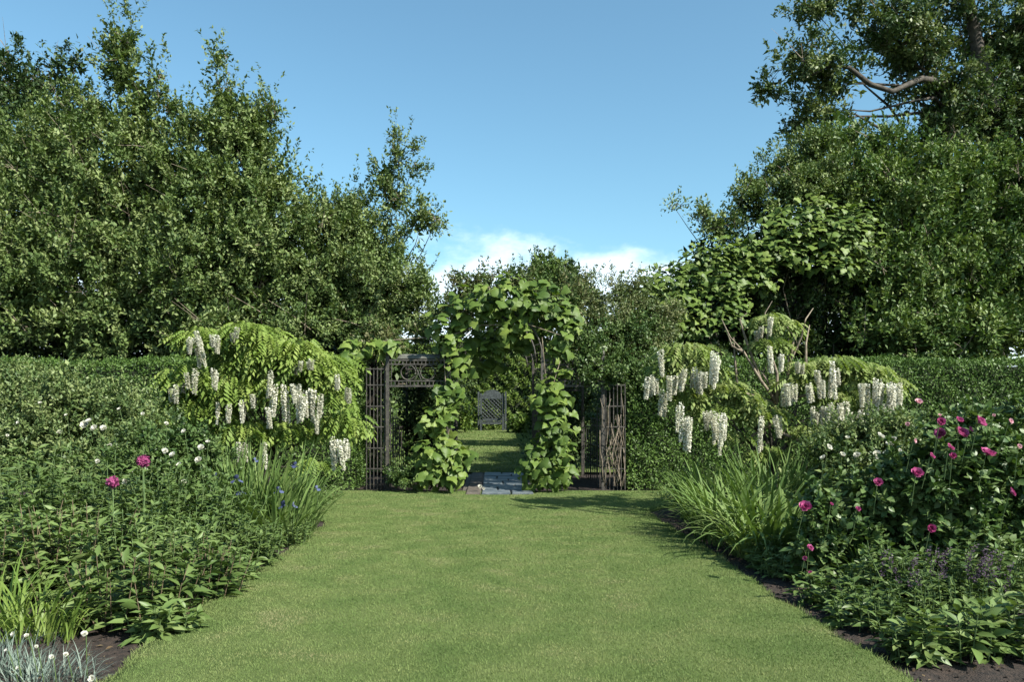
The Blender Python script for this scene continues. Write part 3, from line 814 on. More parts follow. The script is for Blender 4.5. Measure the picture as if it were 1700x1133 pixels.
tree('rounded_bush', 'rounded light green bush right of the distant bench', 'bush', P(862, 715, 42)*[1, 1, 0]+[0,0,.36],
     [E(862,705,18,15,42)], 1500, .2, 'vine', 46, bough=.2, trunk=False, part='foliage', clump_r=.2)
tree('rounded_bush', 'low leafy bush left of the distant bench', 'bush', P(775, 715, 42)*[1, 1, 0]+[0,0,.36],
     [E(772,700,20,20,42), E(760,680,16,30,43)], 1900, .2, 'vine', 47, bough=.2, trunk=False, part='foliage', clump_r=.2)
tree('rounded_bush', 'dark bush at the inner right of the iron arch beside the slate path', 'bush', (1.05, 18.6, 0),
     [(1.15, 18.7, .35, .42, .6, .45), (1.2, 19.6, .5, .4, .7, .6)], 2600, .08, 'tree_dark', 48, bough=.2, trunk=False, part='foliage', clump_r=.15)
tree('dark_shrub', 'dark evergreen shrub added to blacken the left wing of the pavilion', 'shrub', (-1.6, 18.6, 0),  # added to make the opening of the left wing look black
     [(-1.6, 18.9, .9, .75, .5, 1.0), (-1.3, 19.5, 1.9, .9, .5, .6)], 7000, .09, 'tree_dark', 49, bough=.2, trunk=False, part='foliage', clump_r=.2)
tree('dark_shrub', 'dark evergreen shrub added to blacken the right wing of the pavilion', 'shrub', (1.8, 19.4, 0),  # matching added shrub that darkens the right wing opening
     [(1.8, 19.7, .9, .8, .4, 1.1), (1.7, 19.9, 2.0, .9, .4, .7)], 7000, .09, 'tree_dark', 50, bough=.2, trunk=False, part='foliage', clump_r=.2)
tree('low_shrub', 'small leaved shrub at the foot of the left iron trellis', 'shrub', P(680, 800, 15.6)*[1, 1, 0],
     [E(680,785,24,22,15.55), E(662,795,14,14,15.5), E(715,795,26,18,15.55)], 4000, .055, 'rosy', 51, bough=.2, trunk=False, part='foliage', clump_r=.1)

# ---------------- big-leaved vines
def leaf_variants(name, T, mat, n=5, smooth=False):
    out_ = []
    for k in range(n):
        v = T[0].copy()
        v[:, 2] += .05*np.sin(v[:, 0]*7+k*1.7) + .04*np.sin(v[:, 1]*6+k) + (k-2.5)*.08*np.abs(v[:, 0])
        v[:, 0] *= 1-.05*k
        out_.append(nmesh(name, v, T[1], M[mat], np.full(len(v), (k+.5)/n), smooth))
    return out_
VINE_MESH = leaf_variants('vine_leaf', T_HEART, 'vine', 6)
VINE_MESH2 = leaf_variants('vine_leaf', T_HEART, 'vine2', 6)
def place_leaves(parent, name, meshes, Pn, Fr, sx, sy, sz, rng):
    org = np.array(parent.location)
    for i in range(len(Pn)):
        o = bpy.data.objects.new(name, meshes[int(rng.integers(len(meshes)))])
        COL.objects.link(o); o.parent = parent
        f = Fr[i]
        m = Matrix(((f[0][0]*sx[i], f[1][0]*sy[i], f[2][0]*sz[i], Pn[i][0]-org[0]), (f[0][1]*sx[i], f[1][1]*sy[i], f[2][1]*sz[i], Pn[i][1]-org[1]),
                    (f[0][2]*sx[i], f[1][2]*sy[i], f[2][2]*sz[i], Pn[i][2]-org[2]), (0, 0, 0, 1)))
        o.matrix_local = m
def vine(label, base, blobs, n, size, seed, stems, tmpl=T_HEART, mat='vine', meshes=None, name='large_leaved_vine', up=.5, cap=300):
    rng = np.random.default_rng(seed)
    t = thing(name, label, 'vine', base)
    B = np.array([b[:6] for b in blobs]); area = B[:,3]*B[:,5]
    bi = rng.choice(len(B), n, p=area/area.sum())
    d = rdirs(rng, n); d[:,1] = -np.abs(d[:,1])*1.0 + .25*rng.uniform(size=n)
    d = unit(d)
    Pn = B[bi,:3] + d*B[bi,3:6]*rng.uniform(.3, 1.15, n)[:,None]
    keep = Pn[:, 2] > .08; Pn, d = Pn[keep], d[keep]; n = len(Pn)
    Dd = unit(np.stack([rng.normal(size=n)*.65, -.45+rng.normal(size=n)*.3, -.65+rng.normal(size=n)*.35], 1) + d*.35)
    Nn = unit(d*.5 + np.stack([rng.normal(size=n)*.5, -.5+rng.normal(size=n)*.35, up+.2+rng.normal(size=n)*.4], 1))
    Fr = frames(Dd, Nn)
    s = size*rng.uniform(.35, 1.15, n)
    order = np.argsort(Pn[:,1] - s*2)
    a, b_ = order[:cap], order[cap:]
    place_leaves(t, 'leaf', meshes or VINE_MESH, Pn[a], Fr[a], s[a]*.95, s[a]*.85, s[a], rng)
    if len(b_):
        V, F, k = replicate(tmpl, Pn[b_]-np.array(t.location), Fr[b_], s[b_]*.95, s[b_]*.85, s[b_])
        o = link('inner_leaves', nmesh('inner_leaves', V, F, M[mat], np.repeat(rng.uniform(0, 1, len(b_)), k)), t)
        o['kind'] = 'stuff'
    for st in stems:
        MB().tube([Vector([float(c) for c in p])-Vector(t.location) for p in st], [.014-.008*k/(len(st)-1) for k in range(len(st))], 6).build('stem', M['twig'], t, smooth=True)
    return t
def pp(*a, Y=15.6): return [P(x, y, Y) for x, y in a]
vine('large leaved green vine climbing the left side of the iron arch and over its top', (GC-XI, GY0-.1, 0),
     [E(732,700,34,30,15.6), E(720,745,42,32,15.5), E(752,765,34,30,15.45), E(728,785,50,26,15.4), E(745,655,22,26,15.7), E(758,600,26,34,15.9), E(742,545,28,40,15.8), E(745,575,18,20,15.7),
      E(790,505,40,34,15.7), E(840,492,50,34,15.6), E(895,505,45,34,15.7), E(850,540,45,26,15.8), E(935,535,28,36,15.8), E(925,580,24,22,15.8), E(815,570,40,22,16.2), E(805,605,40,14,16.8), E(880,560,40,22,16.4)],
     1150, .24, 61, [pp((735,812),(738,760),(730,700),(740,640),(735,560),(770,490),(850,465)), pp((750,812),(742,740),(752,660),(745,600),(790,520)), pp((740,560),(800,540),(880,540),(940,560))])
vine('large leaved green vine wrapping the right post of the iron arch', (GC+XI, GY0-.1, 0),
     [E(915,665,32,26,15.6), E(922,705,34,30,15.6), E(915,745,34,28,15.55), E(908,785,44,26,15.45), E(930,785,24,22,15.5), E(908,640,20,18,15.6), E(935,620,20,12,15.8)],
     420, .22, 62, [pp((915,812),(905,750),(918,690),(905,620),(900,560)), pp((925,812),(928,740),(912,660),(930,600))])
vine('sprays of large vine leaves hanging over the left end of the pavilion', (-2.5, GY0+.1, 0),
     [E(600,578,26,14,15.9), E(640,575,26,12,15.9), E(583,590,14,14,15.7)],
     80, .24, 63, [pp((735,560),(690,562),(640,566),(590,580), Y=15.95)])
vine('great cascade of layered vine leaves over the trees right of the arch', P(1290, 680, 19.6)*[1, 1, 0],
     [E(1345,350,60,24,19.4), E(1330,385,80,30,19.2), E(1395,400,60,34,19.2), E(1290,420,60,26,19), E(1380,440,60,20,19), E(1230,420,50,30,19), E(1180,430,50,34,19), E(1200,470,50,30,18.8), E(1110,470,50,34,18.8), E(1140,510,50,30,18.6), E(1200,530,40,24,18.5), E(1130,550,40,18,18.4), E(1070,480,36,24,18.8), E(1260,470,40,16,18.9), E(1215,500,30,20,18.7), E(1150,450,40,30,18.9), E(1070,530,40,26,18.4), E(1250,445,50,24,19), E(1095,560,30,20,18.3), E(1420,370,40,30,19.3), E(1300,360,40,20,19.4)],
     2600, .19, 64, [pp((1330,600),(1300,480),(1330,380),(1380,340), Y=19.6), pp((1200,600),(1180,520),(1190,430), Y=19.2), pp((1190,430),(1110,470),(1060,480), Y=19.1)], up=1.3, mat='vine2', meshes=VINE_MESH2)

# ---------------- wisterias
def raceme_mesh(seed):
    rng = np.random.default_rng(seed)
    n = 320
    t = rng.uniform(0, 1, n)**.85
    rad = .062*(1-t*.72)*(.5+.5*np.minimum(1, t*6))
    a = rng.uniform(0, 2*PI, n)
    Pn = np.stack([np.cos(a)*rad*rng.uniform(.45,1,n), np.sin(a)*rad*rng.uniform(.45,1,n), -t], 1)
    Dd = unit(np.stack([np.cos(a), np.sin(a), -.3+rng.normal(size=n)*.5], 1))
    Nn = unit(np.stack([np.cos(a)*.4, np.sin(a)*.4, np.ones(n)*.6], 1)+rdirs(rng, n)*.6)
    V, F, k = replicate(T_KITE, Pn, frames(Dd, Nn), np.full(n, .052), np.full(n, .056), np.full(n, .05))
    return nmesh('raceme', V, F, M['cream'], np.repeat(rng.uniform(0, 1, n), k))
RAC = [raceme_mesh(k) for k in (1, 2, 3, 4)]
def wisteria(label, base, Yc, blobs, nleaf, racemes, seed, mat, leaf=.25, r0=.055, fork=.5, extra=()):
    rng = np.random.default_rng(seed)
    t = thing('white_wisteria', label, 'wisteria', base)
    limbs(t, base, blobs, r0, 'bark', rng, fork)
    B = np.array([b[:6] for b in blobs]); area = B[:,3]*(B[:,5]+B[:,4])
    bi = rng.choice(len(B), nleaf, p=area/area.sum())
    d = rdirs(rng, nleaf); d[:,2] = np.abs(d[:,2])*1.1 - .35; d[:,1] = np.where(rng.uniform(size=nleaf) < .7, -np.abs(d[:,1]), d[:,1]); d = unit(d)
    Pn = B[bi,:3] + d*B[bi,3:6]*rng.uniform(.55, 1.0, nleaf)[:,None]
    hor = d.copy(); hor[:,2] = 0
    Dd = unit(unit(hor)*1.0 + rdirs(rng, nleaf)*.45 + np.array([0,-.15,-.25]))
    Nn = unit(np.array([0,-.35,1.]) + rdirs(rng, nleaf)*.35)
    Fr = frames(Dd, Nn)
    s = leaf*rng.uniform(.65, 1.2, nleaf)
    order = np.argsort(Pn[:,1]-s*2)
    a, b_ = order[:300], order[300:]
    ms = leaf_variants('wisteria_leaf', T_COMP, mat, 5)
    place_leaves(t, 'leaf', ms, Pn[a], Fr[a], s[a], s[a], s[a], rng)
    V, F, k = replicate(T_COMP, Pn[b_]-np.array(t.location), Fr[b_], s[b_], s[b_], s[b_])
    o = link('inner_leaves', nmesh('inner_leaves', V, F, M[mat], np.repeat(rng.uniform(0, 1, len(b_)), k)), t); o['kind'] = 'stuff'
    org = np.array(t.location)
    for i, (px, y0, y1) in enumerate(racemes):
        yd = Yc - rng.uniform(.55, .95)
        for q in range(2):
            c = P(px+rng.normal()*5*q, y0-4+q*abs(rng.normal())*6, yd+q*rng.uniform(.05, .3)); ln = (y1-y0+8)/FX*yd*(1-.3*q*rng.uniform())
            o = link('raceme', RAC[(i+q) % 4], t)
            o.location = tuple(float(v) for v in (c-org)); o.rotation_euler = (rng.normal()*.08, rng.normal()*.08, rng.uniform(0, 6))
            wd = rng.uniform(.42, .62)
            o.scale = (wd, wd, ln)
    return t
lr = [(215,240,320),(245,200,350),(265,240,400),(345,225,275),(380,225,310),(505,180,220),(245,440,570),(360,440,530),(185,465,540),(120,540,630),(715,450,580),(745,540,710),(795,535,740),(850,535,630),(890,540,750),(930,580,740),(965,560,740),(985,570,700),(1030,600,720),(1000,730,820),(695,680,785),(385,650,760),(455,660,750),(530,640,750),(600,600,660),(1130,475,540),(1200,560,610),(1105,870,1045),(1140,880,1050),(1185,880,990),(675,900,1040),(970,380,420),(905,390,430),(510,900,1000)]
lr = [(260+a/3.778, 500+b_/3.778, 500+c/3.778) for a, b_, c in lr]
rr = [(135,310,440),(60,480,590),(85,470,560),(145,560,690),(190,470,600),(285,430,540),(345,420,530),(370,450,560),(405,450,520),(455,320,500),(480,330,480),(265,640,850),(300,720,900),(315,730,910),(410,690,780),(455,690,840),(490,700,930),(520,700,880),(758,720,915),(835,720,830),(805,290,430),(905,520,630),(940,520,620),(1045,520,610),(1095,440,490),(1185,380,590),(1130,500,580),(1215,430,500),(1375,520,640),(1405,520,690),(1455,490,670),(1480,500,660),(1540,510,650),(1570,520,680),(1600,520,670),(1520,650,760),(1235,640,780),(1275,630,760),(1320,700,790),(1180,640,740),(1140,660,750),(1070,660,740),(975,390,430),(755,170,210),(815,110,200),(880,340,420),(1370,680,760)]
rr = [(1060+a/3.696, 500+b_/3.696, 500+c/3.696) for a, b_, c in rr]
WY = 12.9
def W(px, py, rx, rz, Y=WY): return E(px, py, rx, rz, Y, ry=rx/FX*Y*.9)
wl = wisteria('broad white wisteria in full flower in the left bed with bright green leaves', P(440, 680, WY)*[1, 1, 0], WY,
     [W(338,560,42,22), W(415,552,48,20), W(455,585,55,24), W(515,602,52,26), W(548,622,36,24), W(325,622,50,26), W(395,640,55,30), W(470,640,48,24), W(300,655,26,18), W(548,655,34,22),
      W(578,700,30,32, 12.6), W(495,575,40,16), W(420,712,60,18), W(480,712,46,16), W(295,688,42,20), W(350,672,50,24), W(560,600,30,20,13.2), W(520,770,26,14,12.3), W(430,600,80,30,13.3)],
     1800, lr, 71, 'wist', leaf=.27)
WR = 12.3
wr = wisteria('spreading white wisteria in the right bed with tiered leaves and bare upright twigs', P(1290, 680, WR)*[1, 1, 0], WR,
     [W(1138,582,40,16,WR), W(1150,606,48,14,WR), W(1100,612,22,14,WR), W(1145,652,32,16,WR), W(1180,678,32,14,WR), W(1262,682,34,13,WR), W(1273,568,26,9,WR), W(1340,608,30,10,WR), W(1385,600,38,13,WR),
      W(1432,614,40,16,WR), W(1468,634,26,13,WR), W(1320,632,34,12,WR), W(1398,655,36,12,WR), W(1425,682,24,10,WR), W(1335,716,24,14,WR), W(1200,640,34,10,WR), W(1272,750,28,12,WR), W(1275,528,26,10,WR), W(1215,720,20,10,WR), W(1310,540,20,12,WR+.3), W(1240,660,30,10,WR)],
     1250, rr, 72, 'wist2', leaf=.23, r0=.05)
og = Vector(wr.location)
rnd = random.Random(4)
for pts in ([(1290,670),(1262,630),(1235,585),(1212,560),(1198,530)], [(1262,630),(1240,570),(1228,530),(1240,520)], [(1235,585),(1215,575),(1205,545)], [(1290,670),(1290,620),(1275,575),(1270,520),(1282,500)],
            [(1300,660),(1312,600),(1330,560),(1338,530),(1350,512)], [(1312,600),(1318,560),(1305,540)], [(1338,625),(1338,570),(1344,540)], [(1290,670),(1225,650),(1160,640),(1110,640)], [(1300,665),(1370,650),(1440,655)],
            [(1285,700),(1240,730),(1210,760)], [(1290,660),(1278,640),(1262,615)], [(1225,650),(1220,600),(1218,560)], [(1300,720),(1340,740),(1400,745)]):
    m_ = len(pts)
    MB().tube([Vector([float(c) for c in P(a, b_, WR-.05+rnd.uniform(-.15, .15))])-og for a, b_ in pts], [.026-.020*k/(m_-1) for k in range(m_)], 6).build('twig', M['twig'], wr, smooth=True)

# ---------------- bare climber stems in the right trellis
cs = thing('bare_climber', 'tangle of bare pale brown climber stems in the right iron trellis', 'climber', P(1020, 680, 15.7)*[1, 1, 0])
og = Vector(cs.location)
for k in range(15):
    x0 = rnd.uniform(1002, 1036); pts = []
    yy_ = 808; x = x0; stop = rnd.uniform(645, 700)
    while yy_ > stop:
        pts.append(Vector([float(c) for c in P(x, yy_, 15.62+rnd.uniform(-.06, .25))])-og)
        yy_ -= rnd.uniform(14, 26); x = min(1038, max(996, x+rnd.uniform(-7, 7)))
    if len(pts) > 2:
        MB().tube(pts, [.0085]*(len(pts)-1)+[.004], 5).build('stem', M['twig'], cs, smooth=True)

# ================================================================== BED PLANTS
def blade_mesh(name, mat, arch, tint, twist=0, seg=7):
    """unit-length strap leaf; arch 0 upright .. 1 drooping"""
    v = []; x = z = 0; ang = R(4)
    for k in range(seg+1):
        t = k/seg
        wd = .5*(1-t**2.4)*(.75+.5*math.sin(min(1, t*2)*PI/2))
        v += [(-wd, x, z+wd*.0), (0, x-.0, z), (wd, x, z+wd*.0)]
        ang += arch*R(150)/seg*(.3+1.4*t)
        x += math.sin(ang)/seg; z += math.cos(ang)/seg
    V = np.array(v, float); V[:, 0] *= 1
    V[1::3, 1] += .12*0
    f = []
    for k in range(seg):
        a = k*3
        f += [(a, a+1, a+4, a+3), (a+1, a+2, a+5, a+4)]
    return (V, [np.array(f)], tint)
def strap_clump(name, label, cat, base, spread, n, h, width, mat, seed, archs=(.15, .3, .5, .7), group=None, cap=200, leanf=.35):
    rng = np.random.default_rng(seed)
    t = thing(name, label, cat, base, group)
    meshes = []
    for k, a in enumerate(archs):
        for q in range(2):
            V, F, _ = blade_mesh('blade', mat, a, 0)
            V = V.copy(); V[:, 0] *= width/h
            meshes.append((V, F, nmesh('blade', V, F, M[mat], np.full(len(V), rng.uniform(.1, .9)), True)))
    for i in range(n):
        k = int(rng.integers(len(meshes)))
        az = rng.uniform(0, 2*PI)
        rr_ = math.sqrt(rng.uniform())
        off = (math.cos(az)*rr_*spread[0], math.sin(az)*rr_*spread[1])
        az2 = math.atan2(off[1]/spread[1], off[0]/spread[0]) + rng.normal()*.8
        hh = h*rng.uniform(.55, 1.15)
        o = link('blade', meshes[k][2], t)
        o.location = (off[0], off[1], 0)
        o.rotation_euler = (-rng.uniform(0, leanf), rng.normal()*.12, az2-PI/2)
        o.scale = (hh*rng.uniform(.8, 1.2), hh, hh)
    return t

def stems_plant(name, label, cat, base, spread, nst, h, leaf, mat, seed, per=12, aspect=.32, group=None, tmpl=T_LENS, stemmat='stem', droop=.35, lowz=.12, hvar=.25, kind_leaf=True, lean=.18, whorl=3):
    """clump of upright leafy stems"""
    rng = np.random.default_rng(seed)
    t = thing(name, label, cat, base, group)
    bx = rng.uniform(-1, 1, (nst*2, 2)); bx = bx[(bx**2).sum(1) < 1][:nst]; nst = len(bx)
    bx = bx*np.array(spread)
    dirv = np.stack([bx[:,0]/spread[0]*lean*1.5+rng.normal(size=nst)*.14, bx[:,1]/spread[1]*lean*1.5+rng.normal(size=nst)*.14, np.ones(nst)], 1)
    hs = h*(1+rng.uniform(-hvar, hvar*.5, nst))*(1-.25*((bx/np.array(spread))**2).sum(1))
    Ps, Ds, Ns, Ss, Ti = [], [], [], [], []
    mb = MB()
    for s in range(nst):
        b0 = np.array([bx[s,0], bx[s,1], 0.]); d = dirv[s]
        if s < 90:
            mb.tube([b0, b0+d*hs[s]*.5, b0+d*hs[s]*.97], [.006, .005, .003], 4)
        k = np.arange(per); tt = lowz + (1-lowz)*(k+rng.uniform(0, .6, per))/per
        for q in range(whorl):
            az = k*2.4 + q*2*PI/whorl + rng.uniform(0, 6) + rng.normal(size=per)*.3
            pos = b0 + d*(tt*hs[s])[:, None]
            upf = .2+.7*tt**3
            D_ = np.stack([np.cos(az), np.sin(az), upf-droop*.5], 1)
            N_ = np.stack([-np.cos(az)*.35, -np.sin(az)*.35, np.ones(per)], 1) + rng.normal(size=(per, 3))*.38
            D_ = D_ + rng.normal(size=(per, 3))*.16
            Ps.append(pos); Ds.append(D_); Ns.append(N_); Ss.append(leaf*rng.uniform(.8, 1.25)*(1.05-.45*tt**2)*np.ones(per)); Ti.append(np.full(per, rng.uniform(0, .5))+rng.uniform(0, .5, per))
    Pn = np.vstack(Ps); Dn = np.vstack(Ds); Nn = np.vstack(Ns)
    leaf_object('foliage', tmpl, Pn, Dn, Nn, np.concatenate(Ss), M[mat], t, rng, aspect=aspect, tint=np.concatenate(Ti), kind='stuff')
    mb.build('stems', M[stemmat], t)['kind'] = 'stuff'
    return t

def bush(name, label, cat, px, Y, blobs, n, leaf, mat, seed, group=None, **k):
    base = P(px, 680, Y)*[1, 1, 0] + [0, 0, -.05]
    return tree(name, label, cat, base, blobs, n, leaf, mat, seed, group=group, part='foliage', r0=k.pop('r0', .02), bough=k.pop('bough', .16), barkmat='redstem', fork=.4, **k)

def flower_mesh(name, mat, seed, rings=((7,.9,.35),(7,.78,.75),(6,.62,1.05),(5,.45,1.3)), pl=.5, pw=.5):
    rng = np.random.default_rng(seed)
    Ps, Ds, Ns, S_, W_ = [], [], [], [], []
    for i, (c, l, tilt) in enumerate(rings):
        for k in range(c):
            az = 2*PI*k/c + i*.5 + rng.normal()*.12
            tl = tilt + rng.normal()*.1
            Ps.append((math.cos(az)*.05, math.sin(az)*.05, -.02*i)); Ds.append((math.cos(az)*math.cos(tl), math.sin(az)*math.cos(tl), math.sin(tl)))
            Ns.append((-math.cos(az)*math.sin(tl), -math.sin(az)*math.sin(tl), math.cos(tl)))
            S_.append(l*pl); W_.append(l*pw)
    T = (np.array([(0,0,0),(-.45,.35,.10),(-.5,.75,.2),(0,1,.22),(.5,.75,.2),(.45,.35,.10),(0,.55,0)], float), [np.array([(0,6,1),(1,6,2),(2,6,3),(3,6,4),(4,6,5),(5,6,0)])])
    V, F, k = replicate(T, np.array(Ps), frames(np.array(Ds), np.array(Ns)), np.array(W_), np.array(S_), np.array(S_))
    return nmesh(name, V, F, M[mat], np.repeat(rng.uniform(0, 1, len(Ps)), k))
FL = {m: [flower_mesh(m+'_flower', m, 5+k) for k in range(2)] for m in ('white', 'pink', 'palepink')}
IRIS = flower_mesh('iris_flower', 'blue', 3, rings=((3,.95,-.5),(3,.8,1.1),(3,.4,.2)), pl=.6, pw=.5)
def flowers(parent, pts, kind, Y, rng, size=.12, name='flower', spread=.15):
    org = Vector(parent.location)
    for it in pts:
        px, py = it[:2]; s = (it[2] if len(it) > 2 else 1)*size
        c = Vector([float(v) for v in P(px, py, Y - rng.uniform(0, spread))])
        me = IRIS if kind == 'blue' else FL[kind][int(rng.integers(2))]
        o = link(name, me, parent); o.location = c-org
        # facing the light: up and toward the lawn
        dirv = Vector((rng.normal()*.4, -.75+rng.normal()*.25, .65 + rng.normal()*.2)) if kind != 'blue' else Vector((rng.normal()*.2, -.2, 1))
        o.rotation_euler = dirv.to_track_quat('Z', 'Y').to_euler()
        o.scale = (s, s, s)
        MB().tube([c-org+Vector((0, .02, -.01)), c-org+Vector((rng.normal()*.02, .10, -.28))], .0035, 4).build('flower_stalk', M['stem'], parent)
frng = np.random.default_rng(99)

# ----- left bed, back to front
b1 = bush('rose_bush', 'tall grey green rose bush with small white flowers, back of the left bed', 'rose bush', 150, 11.3,
     [E(60,690,110,60,11.3), E(160,690,90,50,11.3), E(230,710,70,50,11), E(100,760,140,60,10.8), E(250,760,70,50,10.6), E(20,650,60,40,11.6), E(120,640,60,25,11.8), E(200,660,40,24,11.4), E(0,740,80,60,11), E(40,640,70,24,12)],
     44000, .058, 'rosy2', 81, clump_r=.11, nshoot=220, shoot_len=.22, stretch=1.5, clump_n=16, fill=.25, shoot_r=.035)
flowers(b1, [(141,706,1.5),(157,712,1.3),(99,719),(172,712,1.2),(182,741),(67,670,.7),(237,688,.7),(198,680,.7),(148,700,1.1),(110,690,.6),(30,702,.6),(12,724,.6)], 'white', 10.35, frng, .085)
b2 = bush('rose_bush', 'rose bush with scattered white flowers between the tall rose and the iris clump', 'rose bush', 300, 9.9,
     [E(290,740,60,36,10), E(330,760,50,36,10), E(270,790,70,40,9.8), E(310,830,60,50,9.6), E(240,770,50,40,9.8)],
     18000, .062, 'rosy', 82, clump_r=.10, nshoot=100, shoot_len=.2, stretch=1.5, shoot_r=.035)
flowers(b2, [(287,756,1.1),(274,750),(306,717,.9),(334,744,1.1),(330,765,1.2),(298,773),(276,704,.7),(305,802),(263,845,1.2),(220,784),(209,801,1.3),(162,767,.8),(345,735,.8)], 'white', 9.2, frng, .08)
def perennial(label, px, Y, spread, nst, h, leaf, mat, seed, **k):
    base = P(px, 680, Y)*[1, 1, 0]+[0, 0, -.05]
    return stems_plant(k.pop('name', 'leafy_perennial'), label, k.pop('cat', 'perennial'), base, spread, nst, h, leaf, mat, seed, **k)
G1 = 'leafy perennials in the left bed'
perennial('dense waist high leafy perennial at the left edge, behind the daylilies', 40, 8.6, (1.0, .6), 120, 1.25, .13, 'peren', 91, group=G1, per=13)
perennial('tall leafy perennial below the white roses in the left bed', 190, 8.2, (.8, .6), 110, 1.12, .12, 'peren', 92, group=G1, per=12)
perennial('leafy perennial with reddish stems left of the peony leaves', 70, 6.9, (.7, .45), 80, .85, .15, 'peren2', 93, group=G1, per=10, stemmat='redstem')
perennial('bushy perennial with narrow leaves beside the iris clump', 290, 8.1, (.62, .5), 110, .92, .12, 'peren', 94, group=G1, per=12)
perennial('low narrow leaved perennial in front of the iris clump', 400, 8.3, (.36, .45), 90, .48, .09, 'peren', 95, group=G1, per=9)
perennial('medium perennial with slender stems in the middle of the left bed', 230, 7.0, (.5, .4), 70, .78, .13, 'peren2', 96, group=G1, per=10, aspect=.26)
perennial('broad leaved peony like plant with bold lance leaves near the soil patch', 215, 6.05, (.42, .30), 40, .58, .18, 'peren', 97, group=G1, per=6, aspect=.30, stemmat='redstem', whorl=3)
perennial('bold leaved plant with upright reddish stems at the lawn edge', 320, 6.9, (.38, .36), 48, .58, .14, 'peren', 98, group=G1, per=7, stemmat='redstem', whorl=3)
perennial('low edging plant with soft leaves spilling on the left lawn edge', 375, 7.6, (.30, .30), 60, .30, .09, 'peren2', 99, group=G1, per=6)
perennial('low leafy plant beside the soil patch at the left lawn edge', 262, 5.75, (.22, .20), 22, .26, .14, 'peren2', 100, group=G1, per=5)
perennial('feathery dark plant under the iris leaves at the left lawn edge', 470, 9.6, (.30, .5), 70, .35, .07, 'peren', 101, group=G1, per=8)
strap_clump('daylily_clump', 'bright yellow green daylily clump at the left edge above the silver plant', 'daylily', P(62, 680, 5.7)*[1, 1, 0]+[0, 0, -.05], (.30, .2), 130, .62, .016, 'lily', 111, archs=(.3, .5, .7, .85), leanf=.5)
strap_clump('daylily_clump', 'smaller daylily clump cut by the left edge of the picture', 'daylily', P(0, 680, 5.9)*[1, 1, 0]+[0, 0, -.05], (.22, .2), 80, .66, .015, 'lily', 112, archs=(.3, .5, .7, .85), leanf=.5)
G2 = 'iris clumps in the left bed'
i1 = strap_clump('iris_clump', 'tall iris clump with blue flowers at the right end of the left bed', 'iris', P(408, 680, 10.6)*[1, 1, 0]+[0, 0, -.05], (.72, .55), 299, 1.2, .030, 'iris', 113, archs=(.06, .12, .25, .45), group=G2, leanf=.3)
flowers(i1, [(356,791),(393,797,1.3),(400,817,1.3),(463,815,1.1),(471,840,1.3),(486,840),(424,765,.8),(489,773),(526,812,.9)], 'blue', 9.9, frng, .11)
i2 = strap_clump('iris_clump', 'arching iris leaves leaning over the lawn at the end of the left bed', 'iris', P(470, 680, 10.1)*[1, 1, 0]+[0, 0, -.05], (.36, .75), 220, 1.0, .028, 'iris', 114, archs=(.2, .4, .55), group=G2, leanf=.5)
strap_clump('iris_clump', 'upright iris leaves under the left wisteria beside the white roses', 'iris', P(350, 680, 11.3)*[1, 1, 0]+[0, 0, -.05], (.5, .4), 150, 1.2, .018, 'iris', 115, archs=(.05, .1, .2), group=G2, leanf=.2)
def allium(label, px, py, Y, s=.05):
    c = P(px, py, Y); t = thing('allium', label, 'allium', (c[0], c[1], -.05), 'magenta alliums in the left bed')
    z = float(c[2])+.05
    MB().tube([(0, 0, 0), (.01, .01, z*.5), (0, 0, z)], [.006, .005, .004], 5).build('stem', M['stem'], t, smooth=True)
    rng = np.random.default_rng(int(px)); n = 160
    d = rdirs(rng, n)
    V, F, k = replicate(T_KITE, d*s*.6+np.array([0, 0, z]), frames(rdirs(rng, n)+d*.3, d), np.full(n, s*.55), np.full(n, s*.6), np.full(n, s))
    link('flower_head', nmesh('flower_head', V, F, M['magenta'], np.repeat(rng.uniform(0, 1, n), k)), t)
allium('round magenta flower head on a thin stem, the higher of two in the left bed', 238, 766, 7.6, .062)
allium('magenta flower head lower and left of its twin in the left bed', 187, 801, 7.4, .058)
# silver edging plant, bottom left
sv = strap_clump('silver_pink_plant', 'grey green grassy dianthus mound with white flowers at the bottom left corner', 'dianthus', P(60, 680, 4.75)*[1, 1, 0]+[0, 0, -.05], (.34, .22), 300, .24, .005, 'silver', 116, archs=(.1, .3, .5), leanf=.9)
flowers(sv, [(140,1054,1.3),(109,1088),(86,1092),(22,1054),(44,1057),(153,1128,1.5),(11,1081),(60,1075,.8),(30,1110,.8)], 'white', 4.72, frng, .034, spread=.06)
strap_clump('silver_pink_plant', 'second grey green grassy mound cut by the bottom left corner', 'dianthus', P(5, 680, 5.0)*[1, 1, 0]+[0, 0, -.05], (.26, .2), 220, .26, .005, 'silver', 117, archs=(.1, .3, .5), leanf=.9)

